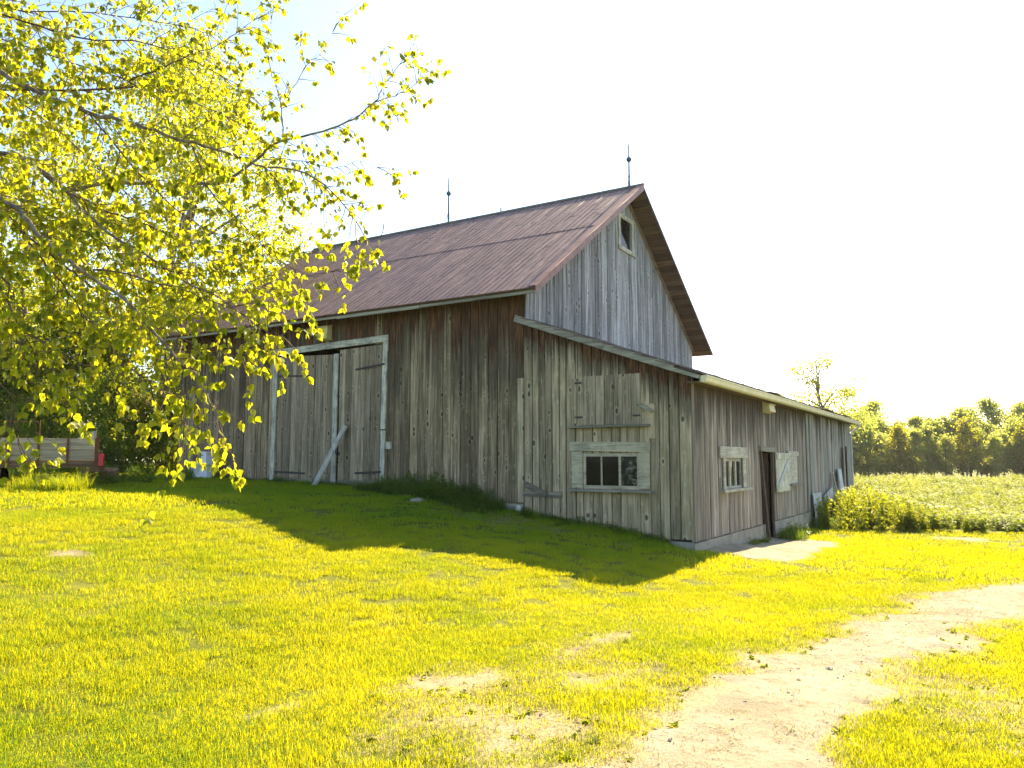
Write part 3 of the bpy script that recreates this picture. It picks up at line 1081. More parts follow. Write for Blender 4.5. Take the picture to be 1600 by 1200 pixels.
board('nailed_board', (.07, -.07, 1.20), (.62, -.085, .98), .13, .025, (0, -1, .1), M['rake_h'], barn)

# ---- gable window
gw = empty('gable_window'); gw.parent = barn
xg = .042
board('side_trim', (xg, 5.28, 7.78), (xg, 5.28, 8.83), .15, .03, (1, 0, 0), M['white'], gw)
board('side_trim', (xg, 6.27, 7.78), (xg, 6.27, 8.83), .16, .03, (1, 0, 0), M['white'], gw)
board('head_trim', (xg, 5.355, 8.78), (xg, 6.19, 8.78), .13, .03, (1, 0, 0), M['white'], gw)
board('window_sill', (xg, 5.18, 7.81), (xg, 6.37, 7.81), .12, .05, (1, 0, 0), M['white'], gw)
board('pane', (-.02, 5.77, 7.87), (-.02, 5.77, 8.72), .82, .006, (1, 0, 0), M['glass'], gw, .001)
board('batten', (xg, 6.40, 7.7), (xg, 6.40, 8.75), .05, .025, (1, 0, 0), M['gable'], gw)

# ---- window, doorway, shutter in the low wall
ww = empty('side_window'); ww.parent = barn
xe = D + .048
board('head_trim', (xe, 1.68, 1.90), (xe, 3.92, 1.90), .25, .035, (1, 0, 0), M['creamw_y'], ww)
board('side_trim', (xe, 1.99, 1.10), (xe, 1.99, 1.77), .17, .03, (1, 0, 0), M['creamw_y'], ww)
board('side_trim', (xe, 3.60, 1.10), (xe, 3.60, 1.77), .26, .03, (1, 0, 0), M['creamw_y'], ww)
board('window_sill', (xe + .03, 1.72, 1.03), (xe + .03, 3.95, 1.03), .15, .06, (0, 0, 1), M['creamw_y'], ww)
for (a, b, c, d) in ((2.08, 3.46, 1.70, 1.765), (2.08, 3.46, 1.095, 1.15), (2.08, 2.14, 1.15, 1.70), (3.40, 3.46, 1.15, 1.70), (2.50, 2.60, 1.15, 1.70), (2.95, 3.05, 1.15, 1.70)):
    box('sash_bar', (D - .02, a, c), (D + .03, b, d), M['creamw_y'], ww)
for (a, b) in ((2.14, 2.50), (2.60, 2.95), (3.05, 3.40)):
    board('pane', (D - .01, (a + b) / 2, 1.15), (D - .01, (a + b) / 2, 1.70), b - a, .004, (1, 0, 0), M['glass'], ww, .001)

dw = empty('doorway'); dw.parent = barn
board('jamb', (D + .03, 5.20, 1.96), (D + .13, 5.42, -.30), .13, .045, (1, 0, 0), M['brown'], dw)
board('jamb', (D - .02, 6.58, 1.98), (D - .02, 6.58, -.28), .12, .06, (1, 0, 0), M['brown'], dw)
board('lintel', (D + .04, 5.10, 2.02), (D + .04, 6.72, 2.0), .13, .06, (1, 0, 0), M['trim_y'], dw)
od = empty('open_door'); od.parent = barn                    # the plank door swung inwards
for i in range(5):
    a = i * .19
    p = Vector((D - .08 - a, 6.50 - a * .12, 0))
    board('plank', (p.x - .095, p.y, -.2), (p.x - .095, p.y, 1.9), .185, .03, (.12, -1, 0), M['brown'], od)

sh = empty('shutter'); sh.parent = barn                      # white Z-braced leaf fixed open against the wall
xs = D + .075
for i in range(5):
    y = 6.82 + i * .32
    board('plank', (xs, y, .87), (xs, y, 1.93), .31, .022, (1, 0, 0), M['white'], sh)
board('rail', (xs + .022, 6.70, 1.83), (xs + .022, 8.26, 1.83), .15, .022, (1, 0, 0), M['white'], sh)
board('rail', (xs + .022, 6.70, .95), (xs + .022, 8.26, .95), .14, .022, (1, 0, 0), M['white'], sh)
board('brace', (xs + .022, 6.82, 1.02), (xs + .022, 8.18, 1.76), .13, .022, (1, 0, 0), M['blueboard'], sh)
bw = empty('boarded_window'); bw.parent = barn
for i in range(3):
    y = 8.48 + i * .36
    board('plank', (D + .05, y, 1.06), (D + .05, y, 1.86), .35, .02, (1, 0, 0), M['creamw_y'], bw)
board('head_trim', (D + .05, 8.22, 1.92), (D + .05, 9.6, 1.92), .14, .035, (1, 0, 0), M['creamw_y'], bw)
board('window_sill', (D + .10, 8.2, 1.0), (D + .10, 9.65, 1.0), .14, .05, (0, 0, 1), M['trim_y'], bw)
board('batten', (D + .05, 11.0, .14), (D + .05, 11.0, 3.3), .12, .03, (1, 0, 0), M['pale'], barn)
board('batten', (D + .05, 11.55, .0), (D + .05, 11.55, 3.3), .14, .03, (1, 0, 0), M['pale'], barn)
fd = empty('far_door'); fd.parent = barn                     # narrow leaf standing a little open
for i in range(3):
    board('plank', (D + .22 - i * .05, 17.66 + i * .24, .4), (D + .22 - i * .05, 17.66 + i * .24, 2.28), .235, .03, (1, .2, 0), M['brown' if i == 0 else 'east'], fd)

# ------------------------------------------------------------------ things on and against the barn
def nest_box(name, c, nrm, label, grp, dims):
    """Small cream box with a sloping lid on the wall."""
    e = empty(name, (c[0], c[1], c[2]))
    tag(e, label, 'box', grp)
    n = Vector(nrm)
    s = Vector((-n.y, n.x, 0))
    w, h, d = dims
    def P(a, k, z): return Vector(c) + s * a + n * k + Vector((0, 0, z))
    vs = [P(-w, 0, -h), P(w, 0, -h), P(w, d, -h + .03), P(-w, d, -h + .03), P(-w, 0, h), P(w, 0, h), P(w, d * .8, h - .05), P(-w, d * .8, h - .05)]
    mesh('body', vs, [(0, 1, 2, 3), (4, 5, 6, 7), (0, 1, 5, 4), (1, 2, 6, 5), (2, 3, 7, 6), (3, 0, 4, 7)], M['nest'], e)
    vs = [P(-w - .02, 0, h + .0), P(w + .02, 0, h), P(w + .02, d, h - .05), P(-w - .02, d, h - .05)]
    vs += [v + Vector((0, 0, .02)) for v in vs]
    mesh('lid', vs, [(0, 1, 2, 3), (4, 5, 6, 7), (0, 1, 5, 4), (1, 2, 6, 5), (2, 3, 7, 6), (3, 0, 4, 7)], M['nest'], e)
    return e


nest_box('nest_box', (-6.06, -.045, 5.08), (0, -1, 0), 'small cream nest box high on the dark wall above the big barn doors', 'cream boxes under the eaves', (.17, .20, .2))
nest_box('nest_box', (D + .05, 5.85, 3.08), (1, 0, 0), 'small cream nest box under the gutter above the narrow doorway', 'cream boxes under the eaves', (.30, .13, .2))

pl = board('leaning_plank', (-5.86, -.62, .98), (-5.26, -.10, 2.60), .2, .04, (-.3, -1, .3), M['pale'])
tag(pl, 'grey weathered plank leaning against the gap between the big barn doors', 'plank')
for (y, w, z1, lb) in ((11.95, 1.35, .68, 'pale blue-white sheet leaning on the low wall, nearer and squarer of the pair'),
                       (14.0, 1.7, .66, 'pale blue-white sheet leaning on the low wall, farther one with slanted top')):
    zb = -.42
    dz = 0 if y < 13 else .14
    vs = [(D + .22, y - w / 2, zb), (D + .22, y + w / 2, zb), (D + .12, y + w / 2, z1 + dz), (D + .12, y - w / 2, z1 - dz)]
    vs += [(v[0] + .03, v[1], v[2]) for v in vs]
    s_ = mesh('leaning_sheet', vs, [(0, 1, 2, 3), (4, 5, 6, 7), (0, 1, 5, 4), (1, 2, 6, 5), (2, 3, 7, 6), (3, 0, 4, 7)], M['blueboard'])
    tag(s_, lb, 'sheet', 'sheets leaning on the low wall')
s_ = board('leaning_board', (D + .30, 16.45, -.35), (D + .12, 16.45, 1.42), .75, .04, (1, 0, .2), M['blueboard'])
tag(s_, 'tall pale board propped on the low wall near the far slit door', 'board')
s_ = board('leaning_board', (D + .36, 15.3, -.35), (D + .08, 15.25, 1.30), .22, .04, (1, 0, .2), M['trim_y'])
tag(s_, 'thin grey board propped left of the tall pale board on the low wall', 'board')

# toilet standing outside
tl = empty('toilet', (-10.3, -.55, gz(-10.3, -.55)))
tag(tl, 'discarded white toilet standing on the grass against the barn wall', 'toilet')
bx, by, bz = -10.3, -.55, gz(-10.3, -.55)
lathe('bowl', [(.14, 0), (.17, .03), (.12, .14), (.14, .24), (.22, .36), (.25, .43), (.245, .455), (.19, .455), (.15, .36)], (bx - .20, by, bz), M['porcelain'], tl, 24, (1.45, .95))
lathe('seat', [(.20, .46), (.26, .462), (.262, .482), (.25, .492), (.19, .492), (.185, .47)], (bx - .20, by, bz), M['porcelain'], tl, 24, (1.43, .95))
box('tank', (bx + .20, by - .22, bz + .40), (bx + .42, by + .22, bz + .72), M['porcelain'], tl, .03)
box('tank_lid', (bx + .18, by - .24, bz + .722), (bx + .44, by + .24, bz + .76), M['porcelain'], tl, .015)
box('pedestal', (bx - .02, by - .10, bz - .02), (bx + .32, by + .10, bz + .398), M['porcelain'], tl, .03)
Tubes().add([(bx + .25, by - .22, bz + .66), (bx + .25, by - .25, bz + .66), (bx + .32, by - .255, bz + .65)], [.012] * 3, 6).build('flush_lever', M['rod'], tl)

jar = lathe('jar', [(.06, 0), (.075, .02), (.075, .11), (.055, .14), (.055, .165), (.045, .165)], (-.02, -.22, gz(-.02, -.22) + .03), M['whitepipe'], None, 16)
tag(jar, 'small pale jar lying in the grass at the foot of the barn wall', 'jar')
for i, (x, y, r, lb) in enumerate(((-2.35, -1.2, .17, 'grey flat stone farthest left in the rubble by the barn wall'), (-1.9, -1.35, .22, 'largest grey stone in the weedy rubble by the barn wall'),
                                   (-1.35, -1.1, .15, 'small brown stone right of the largest stone in the rubble'), (-1.6, -.8, .2, 'stone half hidden behind the rubble against the barn wall'))):
    s_ = ico('stone', (x, y, gz(x, y) + .0), r * .75, M['stone'], None, 2, (1.2, .9, .5), .12, i)
    tag(s_, lb, 'stone', 'stones in the rubble by the barn wall')

# ------------------------------------------------------------------ trailer at the left
M['tboard'] = wood('wood_trailer', (.17, .125, .08), (.38, .30, .21), (.55, .45, .33), None, knots=False, moss=.1, axis='x')
M['rust'] = plain('rusty_steel', (.17, .065, .03), .8, .3, 0, .4, 12, .3)
M['tyre'] = plain('tyre_rubber', (.02, .02, .021), .85, .2)
M['redlens'] = plain('red_lens', (.55, .02, .05), .25, .5, 0, .05)
M['sub'] = wood('wood_trailer_frame', (.09, .05, .028), (.20, .12, .065), (.32, .20, .12), None, knots=False, moss=.05, axis='x')
tx_, ty_ = spot(-9.05, 17.0)
tz_ = 1.06
tr = empty('farm_trailer', (tx_, ty_, tz_), math.atan2(RGT.y, RGT.x) + R(27))
tag(tr, 'old open farm trailer with grey board sides, rusty stakes and red tail light', 'trailer')


def tloc(o):                                             # children of the trailer live in its own frame
    o.location = (0, 0, 0)
    return o


LT, WT = 3.9, 1.75
zb0, zb1 = .66, 1.13
for sgn, y in ((0, 0.0), (1, WT)):
    for k in range(2):
        z0 = zb0 + k * .235
        tloc(board('side_board', (-LT, y, z0 + .117), (-.06, y, z0 + .117), .23, .03, (0, -1, 0), M['tboard'], tr, rows=3))
    for x in (-.03, -.56, -1.1, -1.63, -2.3, -3.0, -3.8):
        tloc(box('stake', (x - .022, y - .062 if not sgn else y, zb0 - .1), (x + .022, y - .031 if not sgn else y + .03, zb1 + .02), M['rust'], tr))
tloc(board('bed', (-LT, WT / 2, zb0 - .03), (.02, WT / 2, zb0 - .03), WT, .03, (0, 0, 1), M['sub'], tr))
tloc(box('side_rail', (-LT, -.04, zb0 - .15), (.02, .04, zb0 - .032), M['sub'], tr))
tloc(box('side_rail', (-LT, WT - .04, zb0 - .15), (.02, WT + .04, zb0 - .032), M['sub'], tr))
for x in (-.3, -1.4, -2.5, -3.6):
    tloc(box('cross_member', (x - .05, .045, zb0 - .16), (x + .05, WT - .045, zb0 - .033), M['rust'], tr))
tloc(board('head_board', (-LT, .04, .9), (-LT, WT - .04, .9), .46, .03, (1, 0, 0), M['tboard'], tr))
_g = [(-.40, zb1 + .005), (-.04, zb1 + .005), (-.04, zb1 + .17), (-.10, zb1 + .17)]
tloc(mesh('end_gusset', [(x, .10, z) for x, z in _g] + [(x, .14, z) for x, z in _g], [(0, 1, 2, 3), (4, 5, 6, 7), (0, 1, 5, 4), (1, 2, 6, 5), (2, 3, 7, 6), (3, 0, 4, 7)], M['pale'], tr))
tloc(box('corner_post', (-.03, -.075, zb0 - .12), (.03, -.035, zb1 + .05), M['rust'], tr))
for sgn, y in ((0, -.02), (1, WT + .02)):
    tl_ = tloc(empty('tail_light')); tl_.parent = tr
    def sub(o): o.location = (0, 0, 0); return o
    sub(box('housing', (.045, y - .075, .52), (.10, y + .075, .83), M['iron'], tl_, .02))
    sub(box('lens', (.03, y - .085, .54), (.115, y - .077, .81), M['redlens'], tl_, .01))
    sub(box('lens', (.101, y - .06, .54), (.122, y + .06, .81), M['redlens'], tl_, .02))
    sub(box('bracket', (.02, y - .02, .44), (.14, y + .02, .52), M['rust'], tl_))
tloc(box('rear_leg', (-.10, .02, -.05), (-.03, .10, .5), M['rust'], tr))
tloc(board('bumper', (-.28, -.05, .42), (.06, -.05, .46), .09, .05, (0, -1, 0), M['sub'], tr))
tloc(Tubes().add([(-1.1, -.05, zb1), (-1.1, -.05, zb1 + .36)], [.010, .010], 6).build('rail_post', M['rust'], tr))
tloc(Tubes().add([(-1.1, -.05, zb1 + .34), (-3.8, -.05, zb1 + .36)], [.007, .007], 6).build('rail', M['rust'], tr))
tloc(Tubes().add([(-3.8, -.05, zb1), (-3.8, -.05, zb1 + .38)], [.010, .010], 6).build('rail_post', M['rust'], tr))
tloc(Tubes().add([(-2.1, .05, .3), (-2.1, WT - .05, .3)], [.04, .04], 8).build('axle', M['rust'], tr))
tloc(Tubes().add([(-LT, WT / 2, zb0 - .1), (-LT - 1.3, WT / 2, .45)], [.05, .04], 8).build('drawbar', M['rust'], tr))
for y in (.12, WT - .12):
    w_ = tloc(empty('wheel')); w_.parent = tr
    vs, fs = [], []
    pr = [(.16, -.09), (.28, -.1), (.33, -.06), (.335, 0), (.33, .06), (.28, .1), (.16, .09)]
    for (r_, k_) in pr:
        for a in range(24):
            an = 2 * math.pi * a / 24
            vs.append((-2.1 + r_ * math.cos(an), y + k_, .3 + r_ * math.sin(an)))
    for i in range(6):
        for a in range(24):
            fs.append((i * 24 + a, i * 24 + (a + 1) % 24, (i + 1) * 24 + (a + 1) % 24, (i + 1) * 24 + a))
    o = mesh('tyre', vs, fs, M['tyre'], w_, smooth=True); o.location = (0, 0, 0)
    o = Tubes().add([(-2.1, y - .07, .3), (-2.1, y + .07, .3)], [.165, .165], 20).build('rim', M['rust'], w_); o.location = (0, 0, 0)
    o = mesh('hub', [(-2.1 + .16 * math.cos(k * .5236), y - .06, .3 + .16 * math.sin(k * .5236)) for k in range(12)], [tuple(range(12))], M['rust'], w_); o.location = (0, 0, 0)
lx, ly = spot(-9.75, 18.9)
lg = board('timber_block', (lx - .14, ly - .1, gz(lx, ly) + .12), (lx + .16, ly + .1, gz(lx, ly) + .10), .26, .22, (0, -.4, 1), M['sub'])
tag(lg, 'short brown timber block lying in the shade behind the trailer', 'timber')

# ------------------------------------------------------------------ leaves and trees
LEAF = np.array([(0, 0, 0), (-.36, .20, .10), (-.44, .42, .12), (-.22, .74, .05), (0, 1.12, -.06), (.22, .74, .05), (.44, .42, .12), (.36, .20, .10), (0, .45, 0)])
LEAF_F = np.array([(0, 1, 8), (1, 2, 8), (2, 3, 8), (3, 4, 8), (4, 5, 8), (5, 6, 8), (6, 7, 8), (7, 0, 8)])
QUAD = np.array([(0, 0, 0), (-.45, .45, .12), (0, 1, -.05), (.45, .45, .12)])
QUAD_F = np.array([(0, 1, 2), (0, 2, 3)])


def frames(tip, nrm):
    """Orthonormal frames: y = tip, z ~ nrm."""
    y = tip / np.linalg.norm(tip, axis=1, keepdims=True)
    x = np.cross(y, nrm)
    x /= np.linalg.norm(x, axis=1, keepdims=True) + 1e-9
    z = np.cross(x, y)
    return np.stack([x, y, z], 2)                         # columns


def leaf_cloud(pos, tip, nrm, size, shape=LEAF, faces=LEAF_F):
    R3 = frames(tip, nrm)
    V = pos[:, None, :] + np.einsum('nij,kj->nki', R3, shape) * size[:, None, None]
    n, k = len(pos), len(shape)
    Fc = faces[None] + (np.arange(n) * k)[:, None, None]
    return V.reshape(-1, 3), Fc.reshape(-1, 3)


class Birch:
    """Near birch: branches reach in from a trunk beyond the left edge of the picture."""
    def __init__(self, seed):
        self.r = random.Random(seed)
        self.tw = Tubes()
        self.pos, self.tip, self.nrm, self.size = [], [], [], []

    def leaf(self, p, d):
        r = self.r
        tip = Vector((r.gauss(0, .5), r.gauss(0, .5), -1.0 + r.gauss(0, .45))) + d * .5
        nrm = Vector((r.gauss(0, 1), r.gauss(0, 1), r.gauss(0, .7)))
        pet = tip.normalized() * r.uniform(.012, .028)
        self.pos.append(tuple(p + pet)); self.tip.append(tuple(tip)); self.nrm.append(tuple(nrm))
        self.size.append(r.uniform(.034, .062))

    def twig(self, p, d, L, lvl, droop, dens=1.0, rad=.0035):
        r = self.r
        step = .055
        n = max(3, int(L / step))
        pts = [p.copy()]
        d = d.normalized()
        for i in range(n):
            d = (d + Vector((r.gauss(0, .13), r.gauss(0, .13), r.gauss(0, .11) - droop * (.05 + .10 * i / n)))).normalized()
            p = p + d * step
            pts.append(p.copy())
            k = i / n
            if k > .08 and r.random() < .9 * dens:
                for _ in range(1 if r.random() < .55 else 2): self.leaf(p, d)
            if lvl > 0 and k > .15 and r.random() < .22 * dens:
                sdv = Vector((r.gauss(0, 1), r.gauss(0, 1), r.gauss(0, .6)))
                self.twig(p, (d + sdv * .75).normalized(), L * r.uniform(.3, .6), lvl - 1, droop * 1.15, dens, rad * .7)
        for _ in range(3): self.leaf(p, d)
        self.tw.add(pts, [rad * (1 - .7 * i / n) for i in range(n + 1)], 4)


near = Birch(3)
birch = empty('birch_tree')
tx0 = ray_at(-330, 600, 6.4)
tgz = gz(tx0.x, tx0.y)
birch.location = (tx0.x, tx0.y, tgz)
tag(birch, 'young birch with sunlit yellow-green leaves reaching in from the left edge', 'tree')
trunk_pts = catmull([(tx0.x, tx0.y, tgz - .2), (tx0.x + .05, tx0.y + .02, 1.8), (tx0.x - .03, tx0.y + .1, 3.6), (tx0.x + .06, tx0.y + .15, 5.6), (tx0.x + .1, tx0.y + .1, 8.0)], 6)
Tubes().add(trunk_pts, [.15 - .12 * i / (len(trunk_pts) - 1) for i in range(len(trunk_pts))], 10).build('trunk', M['bark'], birch)


def tk(z): return Vector((tx0.x + .02, tx0.y + .08, z))


# (points seen in the picture with their distance, base radius, twig length, twig density, droop)
BR = [
    ([(-150, 30, 6.0), (0, 112, 5.5), (54, 142, 5.4), (136, 173, 5.3), (213, 195, 5.3), (272, 216, 5.3), (337, 233, 5.4), (400, 257, 5.6), (477, 271, 5.8), (530, 310, 5.9), (556, 345, 5.9)], .030, .55, 1.0, .8),
    ([(-170, 240, 6.1), (0, 241, 5.7), (37, 247, 5.6), (65, 267, 5.6), (105, 300, 5.5), (127, 326, 5.5), (184, 372, 5.5), (218, 391, 5.5), (290, 440, 5.4), (350, 470, 5.4), (395, 505, 5.3)], .030, .5, 1.0, .8),
    ([(65, 267, 5.6), (105, 295, 5.7), (184, 285, 5.9), (283, 288, 6.1), (357, 281, 6.2), (409, 241, 6.3), (441, 220, 6.3), (503, 206, 6.4), (554, 185, 6.5), (585, 160, 6.5), (600, 134, 6.6), (625, 100, 6.6)], .026, .42, .75, .5),
    ([(585, 160, 6.5), (628, 145, 6.5), (652, 128, 6.6)], .007, .30, .9, .6),
    ([(441, 220, 6.3), (442, 185, 6.3), (439, 165, 6.3), (429, 128, 6.4), (419, 97, 6.4), (422, 68, 6.5), (424, 30, 6.5)], .008, .30, .55, .6),
    ([(439, 165, 6.3), (458, 136, 6.3), (480, 102, 6.3), (502, 82, 6.3), (520, 50, 6.3)], .006, .30, .6, .6),
    ([(409, 250, 6.2), (460, 250, 6.2), (520, 262, 6.2), (560, 252, 6.2), (590, 262, 6.2)], .006, .35, .7, .9),
    ([(-180, 180, 5.6), (0, 309, 5.1), (25, 326, 5.0), (68, 374, 4.9), (127, 422, 4.9), (192, 467, 4.9), (240, 517, 4.9), (268, 551, 4.9), (303, 583, 4.9), (318, 608, 4.9), (335, 640, 4.9), (345, 668, 4.9)], .026, .36, .9, 1.0),
    ([(-160, 230, 5.8), (0, 326, 5.4), (42, 374, 5.4), (75, 417, 5.3), (100, 447, 5.3), (135, 497, 5.2), (190, 560, 5.2), (260, 620, 5.2), (280, 650, 5.2)], .014, .5, 1.0, 1.0),
    ([(-150, 150, 6.4), (178, 139, 6.0), (204, 125, 6.0), (240, 111, 6.0), (283, 91, 6.0), (345, 67, 6.1), (400, 30, 6.1)], .016, .45, .9, .7),
    ([(-150, 330, 5.8), (0, 430, 5.2), (10, 467, 5.1), (25, 497, 5.1), (60, 560, 5.0), (90, 610, 5.0)], .014, .5, 1.0, 1.1),
    ([(105, 300, 5.5), (170, 330, 5.8), (250, 360, 5.9), (330, 392, 6.0), (400, 400, 6.1), (470, 395, 6.1)], .012, .45, 1.0, .9),
    ([(127, 422, 4.9), (180, 425, 5.1), (260, 445, 5.2), (330, 470, 5.3), (400, 500, 5.3), (440, 525, 5.3)], .010, .4, .9, 1.0),
    ([(-160, 420, 5.6), (0, 500, 5.2), (60, 530, 5.1), (130, 570, 5.0), (190, 600, 5.0), (220, 620, 5.0)], .012, .4, .75, 1.0),
    ([(-160, -20, 6.2), (0, 20, 5.9), (120, 60, 5.9), (240, 70, 6.0), (330, 110, 6.1), (390, 150, 6.1)], .016, .5, 1.0, .8),
    ([(-160, -60, 6.6), (0, 10, 6.6), (150, 20, 6.7), (280, 40, 6.8), (350, 60, 6.8)], .014, .5, 1.0, .8),
    ([(-160, 520, 5.2), (0, 600, 4.8), (20, 640, 4.8), (28, 680, 4.8)], .009, .3, .6, 1.2),
    ([(-150, 300, 5.9), (60, 330, 5.6), (160, 380, 5.7), (260, 420, 5.7), (350, 440, 5.8), (425, 452, 5.8)], .012, .5, 1.3, .9),
    ([(20, 349, 5.4), (120, 430, 5.4), (220, 500, 5.4), (310, 540, 5.4), (365, 560, 5.4)], .011, .42, 1.2, 1.0),
    ([(-150, 90, 6.6), (0, 140, 6.4), (120, 230, 6.3), (230, 330, 6.2), (320, 400, 6.2), (400, 440, 6.2)], .012, .5, 1.3, .8),
    ([(-150, 20, 6.6), (0, 60, 6.5), (150, 110, 6.4), (280, 150, 6.4), (370, 190, 6.4), (420, 230, 6.4)], .012, .48, 1.3, .8),
    ([(136, 173, 5.3), (200, 250, 5.5), (280, 330, 5.6), (350, 370, 5.7), (410, 385, 5.8)], .010, .48, 1.2, .9),
    ([(300, 228, 5.3), (330, 300, 5.6), (380, 350, 5.8), (430, 400, 5.9), (480, 430, 5.9), (515, 425, 5.9)], .009, .36, .7, .9),
]
for bi, (pp, r0, tl_, dn, dp) in enumerate(BR):
    P = [ray_at(*p) for p in pp]
    if pp[0][0] < -100:
        P = [tk(P[0].z - .25)] + P
    pts = catmull(P, 4)
    n = len(pts)
    rad = [r0 * .68 * (1 - .84 * i / (n - 1)) for i in range(n)]
    pts = [p + Vector((near.r.gauss(0, 1), near.r.gauss(0, 1), near.r.gauss(0, 1))) * (.005 if 0 < i < n - 1 else 0) for i, p in enumerate(pts)]
    Tubes().add(pts, rad, 7).build('branch', M['bark'] if r0 > .02 else M['twig'], birch)
    acc = 0
    for i in range(1, n):
        if pts[i].dot(RGT) - CAM.dot(RGT) < -5.2: continue
        seg = pts[i] - pts[i - 1]
        acc += seg.length
        while acc > .048 / dn:
            acc -= .048 / dn
            q = pts[i - 1].lerp(pts[i], near.r.random())
            d = seg.normalized()
            sdv = Vector((near.r.gauss(0, 1), near.r.gauss(0, 1), near.r.gauss(0, .8)))
            sdv -= d * sdv.dot(d)
            k = i / n
            near.twig(q, d * .55 + sdv.normalized() * .8, tl_ * near.r.uniform(.45, 1.0) * (1 - .35 * k), 1, dp, 1.0)
    d = (pts[-1] - pts[-3]).normalized()
    for _ in range(2): near.twig(pts[-1], d, tl_ * .5, 1, dp, 1.0)
# long hanging twigs at the lower edge
for (x, y, d_, L) in ((318, 608, 4.9, .5), (335, 645, 4.9, .42), (300, 600, 4.9, .62), (310, 640, 4.85, .5), (345, 668, 4.9, .3), (285, 600, 4.9, .55), (240, 560, 5.0, .35), (60, 560, 5.0, .5), (20, 640, 4.8, .4), (15, 660, 4.75, .4), (5, 620, 4.8, .5), (100, 560, 5.0, .35), (556, 345, 5.9, .4), (520, 425, 5.9, .3), (470, 440, 5.9, .3), (600, 350, 5.9, .25), (440, 500, 5.3, .38), (395, 505, 5.3, .45), (420, 470, 5.3, .4), (380, 560, 5.2, .4)):
    near.twig(ray_at(x, y, d_), Vector((near.r.gauss(0, .3), near.r.gauss(0, .3), -1)) + RGT * .25, L, 1, .6, .95, .004)
tw = near.tw.build('twigs', M['twig'], birch)
tag(tw, kind='stuff')
pos, tip, nrm, size = (np.array(a) for a in (near.pos, near.tip, near.nrm, near.size))
rel = pos - np.array(CAM)
dep = rel @ np.array(FWD) ; lat = rel @ np.array(RGT)
vis = (np.abs(lat / dep) < .65) & (rel[:, 2] / dep < .62)
order = np.argsort(np.where(vis, dep / size, 1e9))
first = order[:300]
rest = order[300:]
V, Fc = leaf_cloud(pos[rest], tip[rest], nrm[rest], size[rest])
lv = big_mesh('leaves', V, Fc, M['leaf'], birch, attr={'rnd': np.repeat(nr.random(len(rest)), len(LEAF))})
tag(lv, kind='stuff')
leafme = []
for k in range(4):
    sh_ = LEAF * np.array([1 + .1 * (k - 1.5), 1, [.6, 1, 1.5, -1][k]])
    leafme.append(big_mesh('leaf', sh_, LEAF_F, M['leaf'], local=True))
R3 = frames(tip[first], nrm[first])
binv = Matrix.Translation(-birch.location)
for q, i in enumerate(first):
    o = bpy.data.objects.new('leaf', leafme[q % 4])
    COL.objects.link(o)
    o.parent = birch
    m = Matrix([list(R3[q][r_] * size[i]) + [pos[i][r_]] for r_ in range(3)] + [[0, 0, 0, 1]])
    o.matrix_local = binv @ m
print('near leaves', len(pos), 'twig verts', len(near.tw.V))


def tree_meshes(seed, H, trunk_r, crown_r, crown_z0, nclump, nleaf, leaf, gap=.0, limbs=9, flat=1.0, clump=.16, leanx=0.0, top=.5, bark='bark2', lmat='leaf_bg', dark=None):
    """Trunk with limbs, and a crown of leaf clumps hung about the limb ends."""
    r = random.Random(seed)
    g = np.random.default_rng(seed)
    T = Tubes()
    n = 9
    tp = [Vector((leanx * (i / n) ** 1.5 * H + r.gauss(0, .012) * H * (i > 0), r.gauss(0, .012) * H * (i > 0), H * .92 * i / n)) for i in range(n + 1)]
    T.add(tp, [trunk_r * (1 - .9 * i / n) + .008 for i in range(n + 1)], 7)
    cz = (H + crown_z0) / 2
    hz = (H - crown_z0) / 2
    C = []
    for k in range(nclump):
        while True:
            a = r.uniform(0, 2 * math.pi)
            u = r.uniform(-1, 1)
            rr = r.random() ** .45
            prof = math.sqrt(max(0, 1 - abs(u) ** (2.2 if u < 0 else 1.7))) * (1 - .35 * max(0, u)) 
            p = Vector((math.cos(a) * rr * prof * crown_r, math.sin(a) * rr * prof * crown_r * flat, cz + u * hz))
            if prof > .12: break
        p.x += leanx * (p.z / H) ** 1.5 * H
        C.append(p)
    for k in range(min(limbs, nclump)):
        e = C[k]
        zb_ = max(crown_z0 * .7, e.z - r.uniform(.15, .35) * H * .6)
        b = tp[min(n, max(0, int(zb_ / (H * .92) * n)))]
        mid = b.lerp(e, .5) + Vector((0, 0, r.uniform(.0, .08) * H))
        pts = catmull([b, mid, e], 4)
        T.add(pts, [max(.006, trunk_r * .36 * (1 - .85 * i / (len(pts) - 1))) for i in range(len(pts))], 5)
    C = np.array([tuple(c) for c in C])
    w = g.random(nclump) ** 1.2 + .25
    idx = g.choice(nclump, nleaf, p=w / w.sum())
    cs = clump * crown_r * (.55 + .9 * g.random(nclump))
    P = C[idx] + g.normal(0, 1, (nleaf, 3)) * cs[idx][:, None] * np.array([1, 1, .75])
    P = P[P[:, 2] > crown_z0 * .35]
    m = len(P)
    tip_ = g.normal(0, .8, (m, 3)) + np.array([0, 0, -.6])
    nr_ = g.normal(0, 1, (m, 3))
    sz = leaf * g.uniform(.6, 1.35, m)
    V, Fc = leaf_cloud(P, tip_, nr_, sz, QUAD, QUAD_F)
    tm = big_mesh('trunk', np.array([tuple(v) for v in T.V]), np.array(T.F), M[bark], local=True, smooth=True)
    rn_ = np.clip(g.random(m) * .7 + (g.random(nclump)[np.searchsorted(np.arange(nclump), idx[:m])] * .3), 0, .999)
    cm = big_mesh('crown', V, Fc, M[lmat], local=True, attr={'rnd': np.repeat(rn_, len(QUAD))})
    return tm, cm


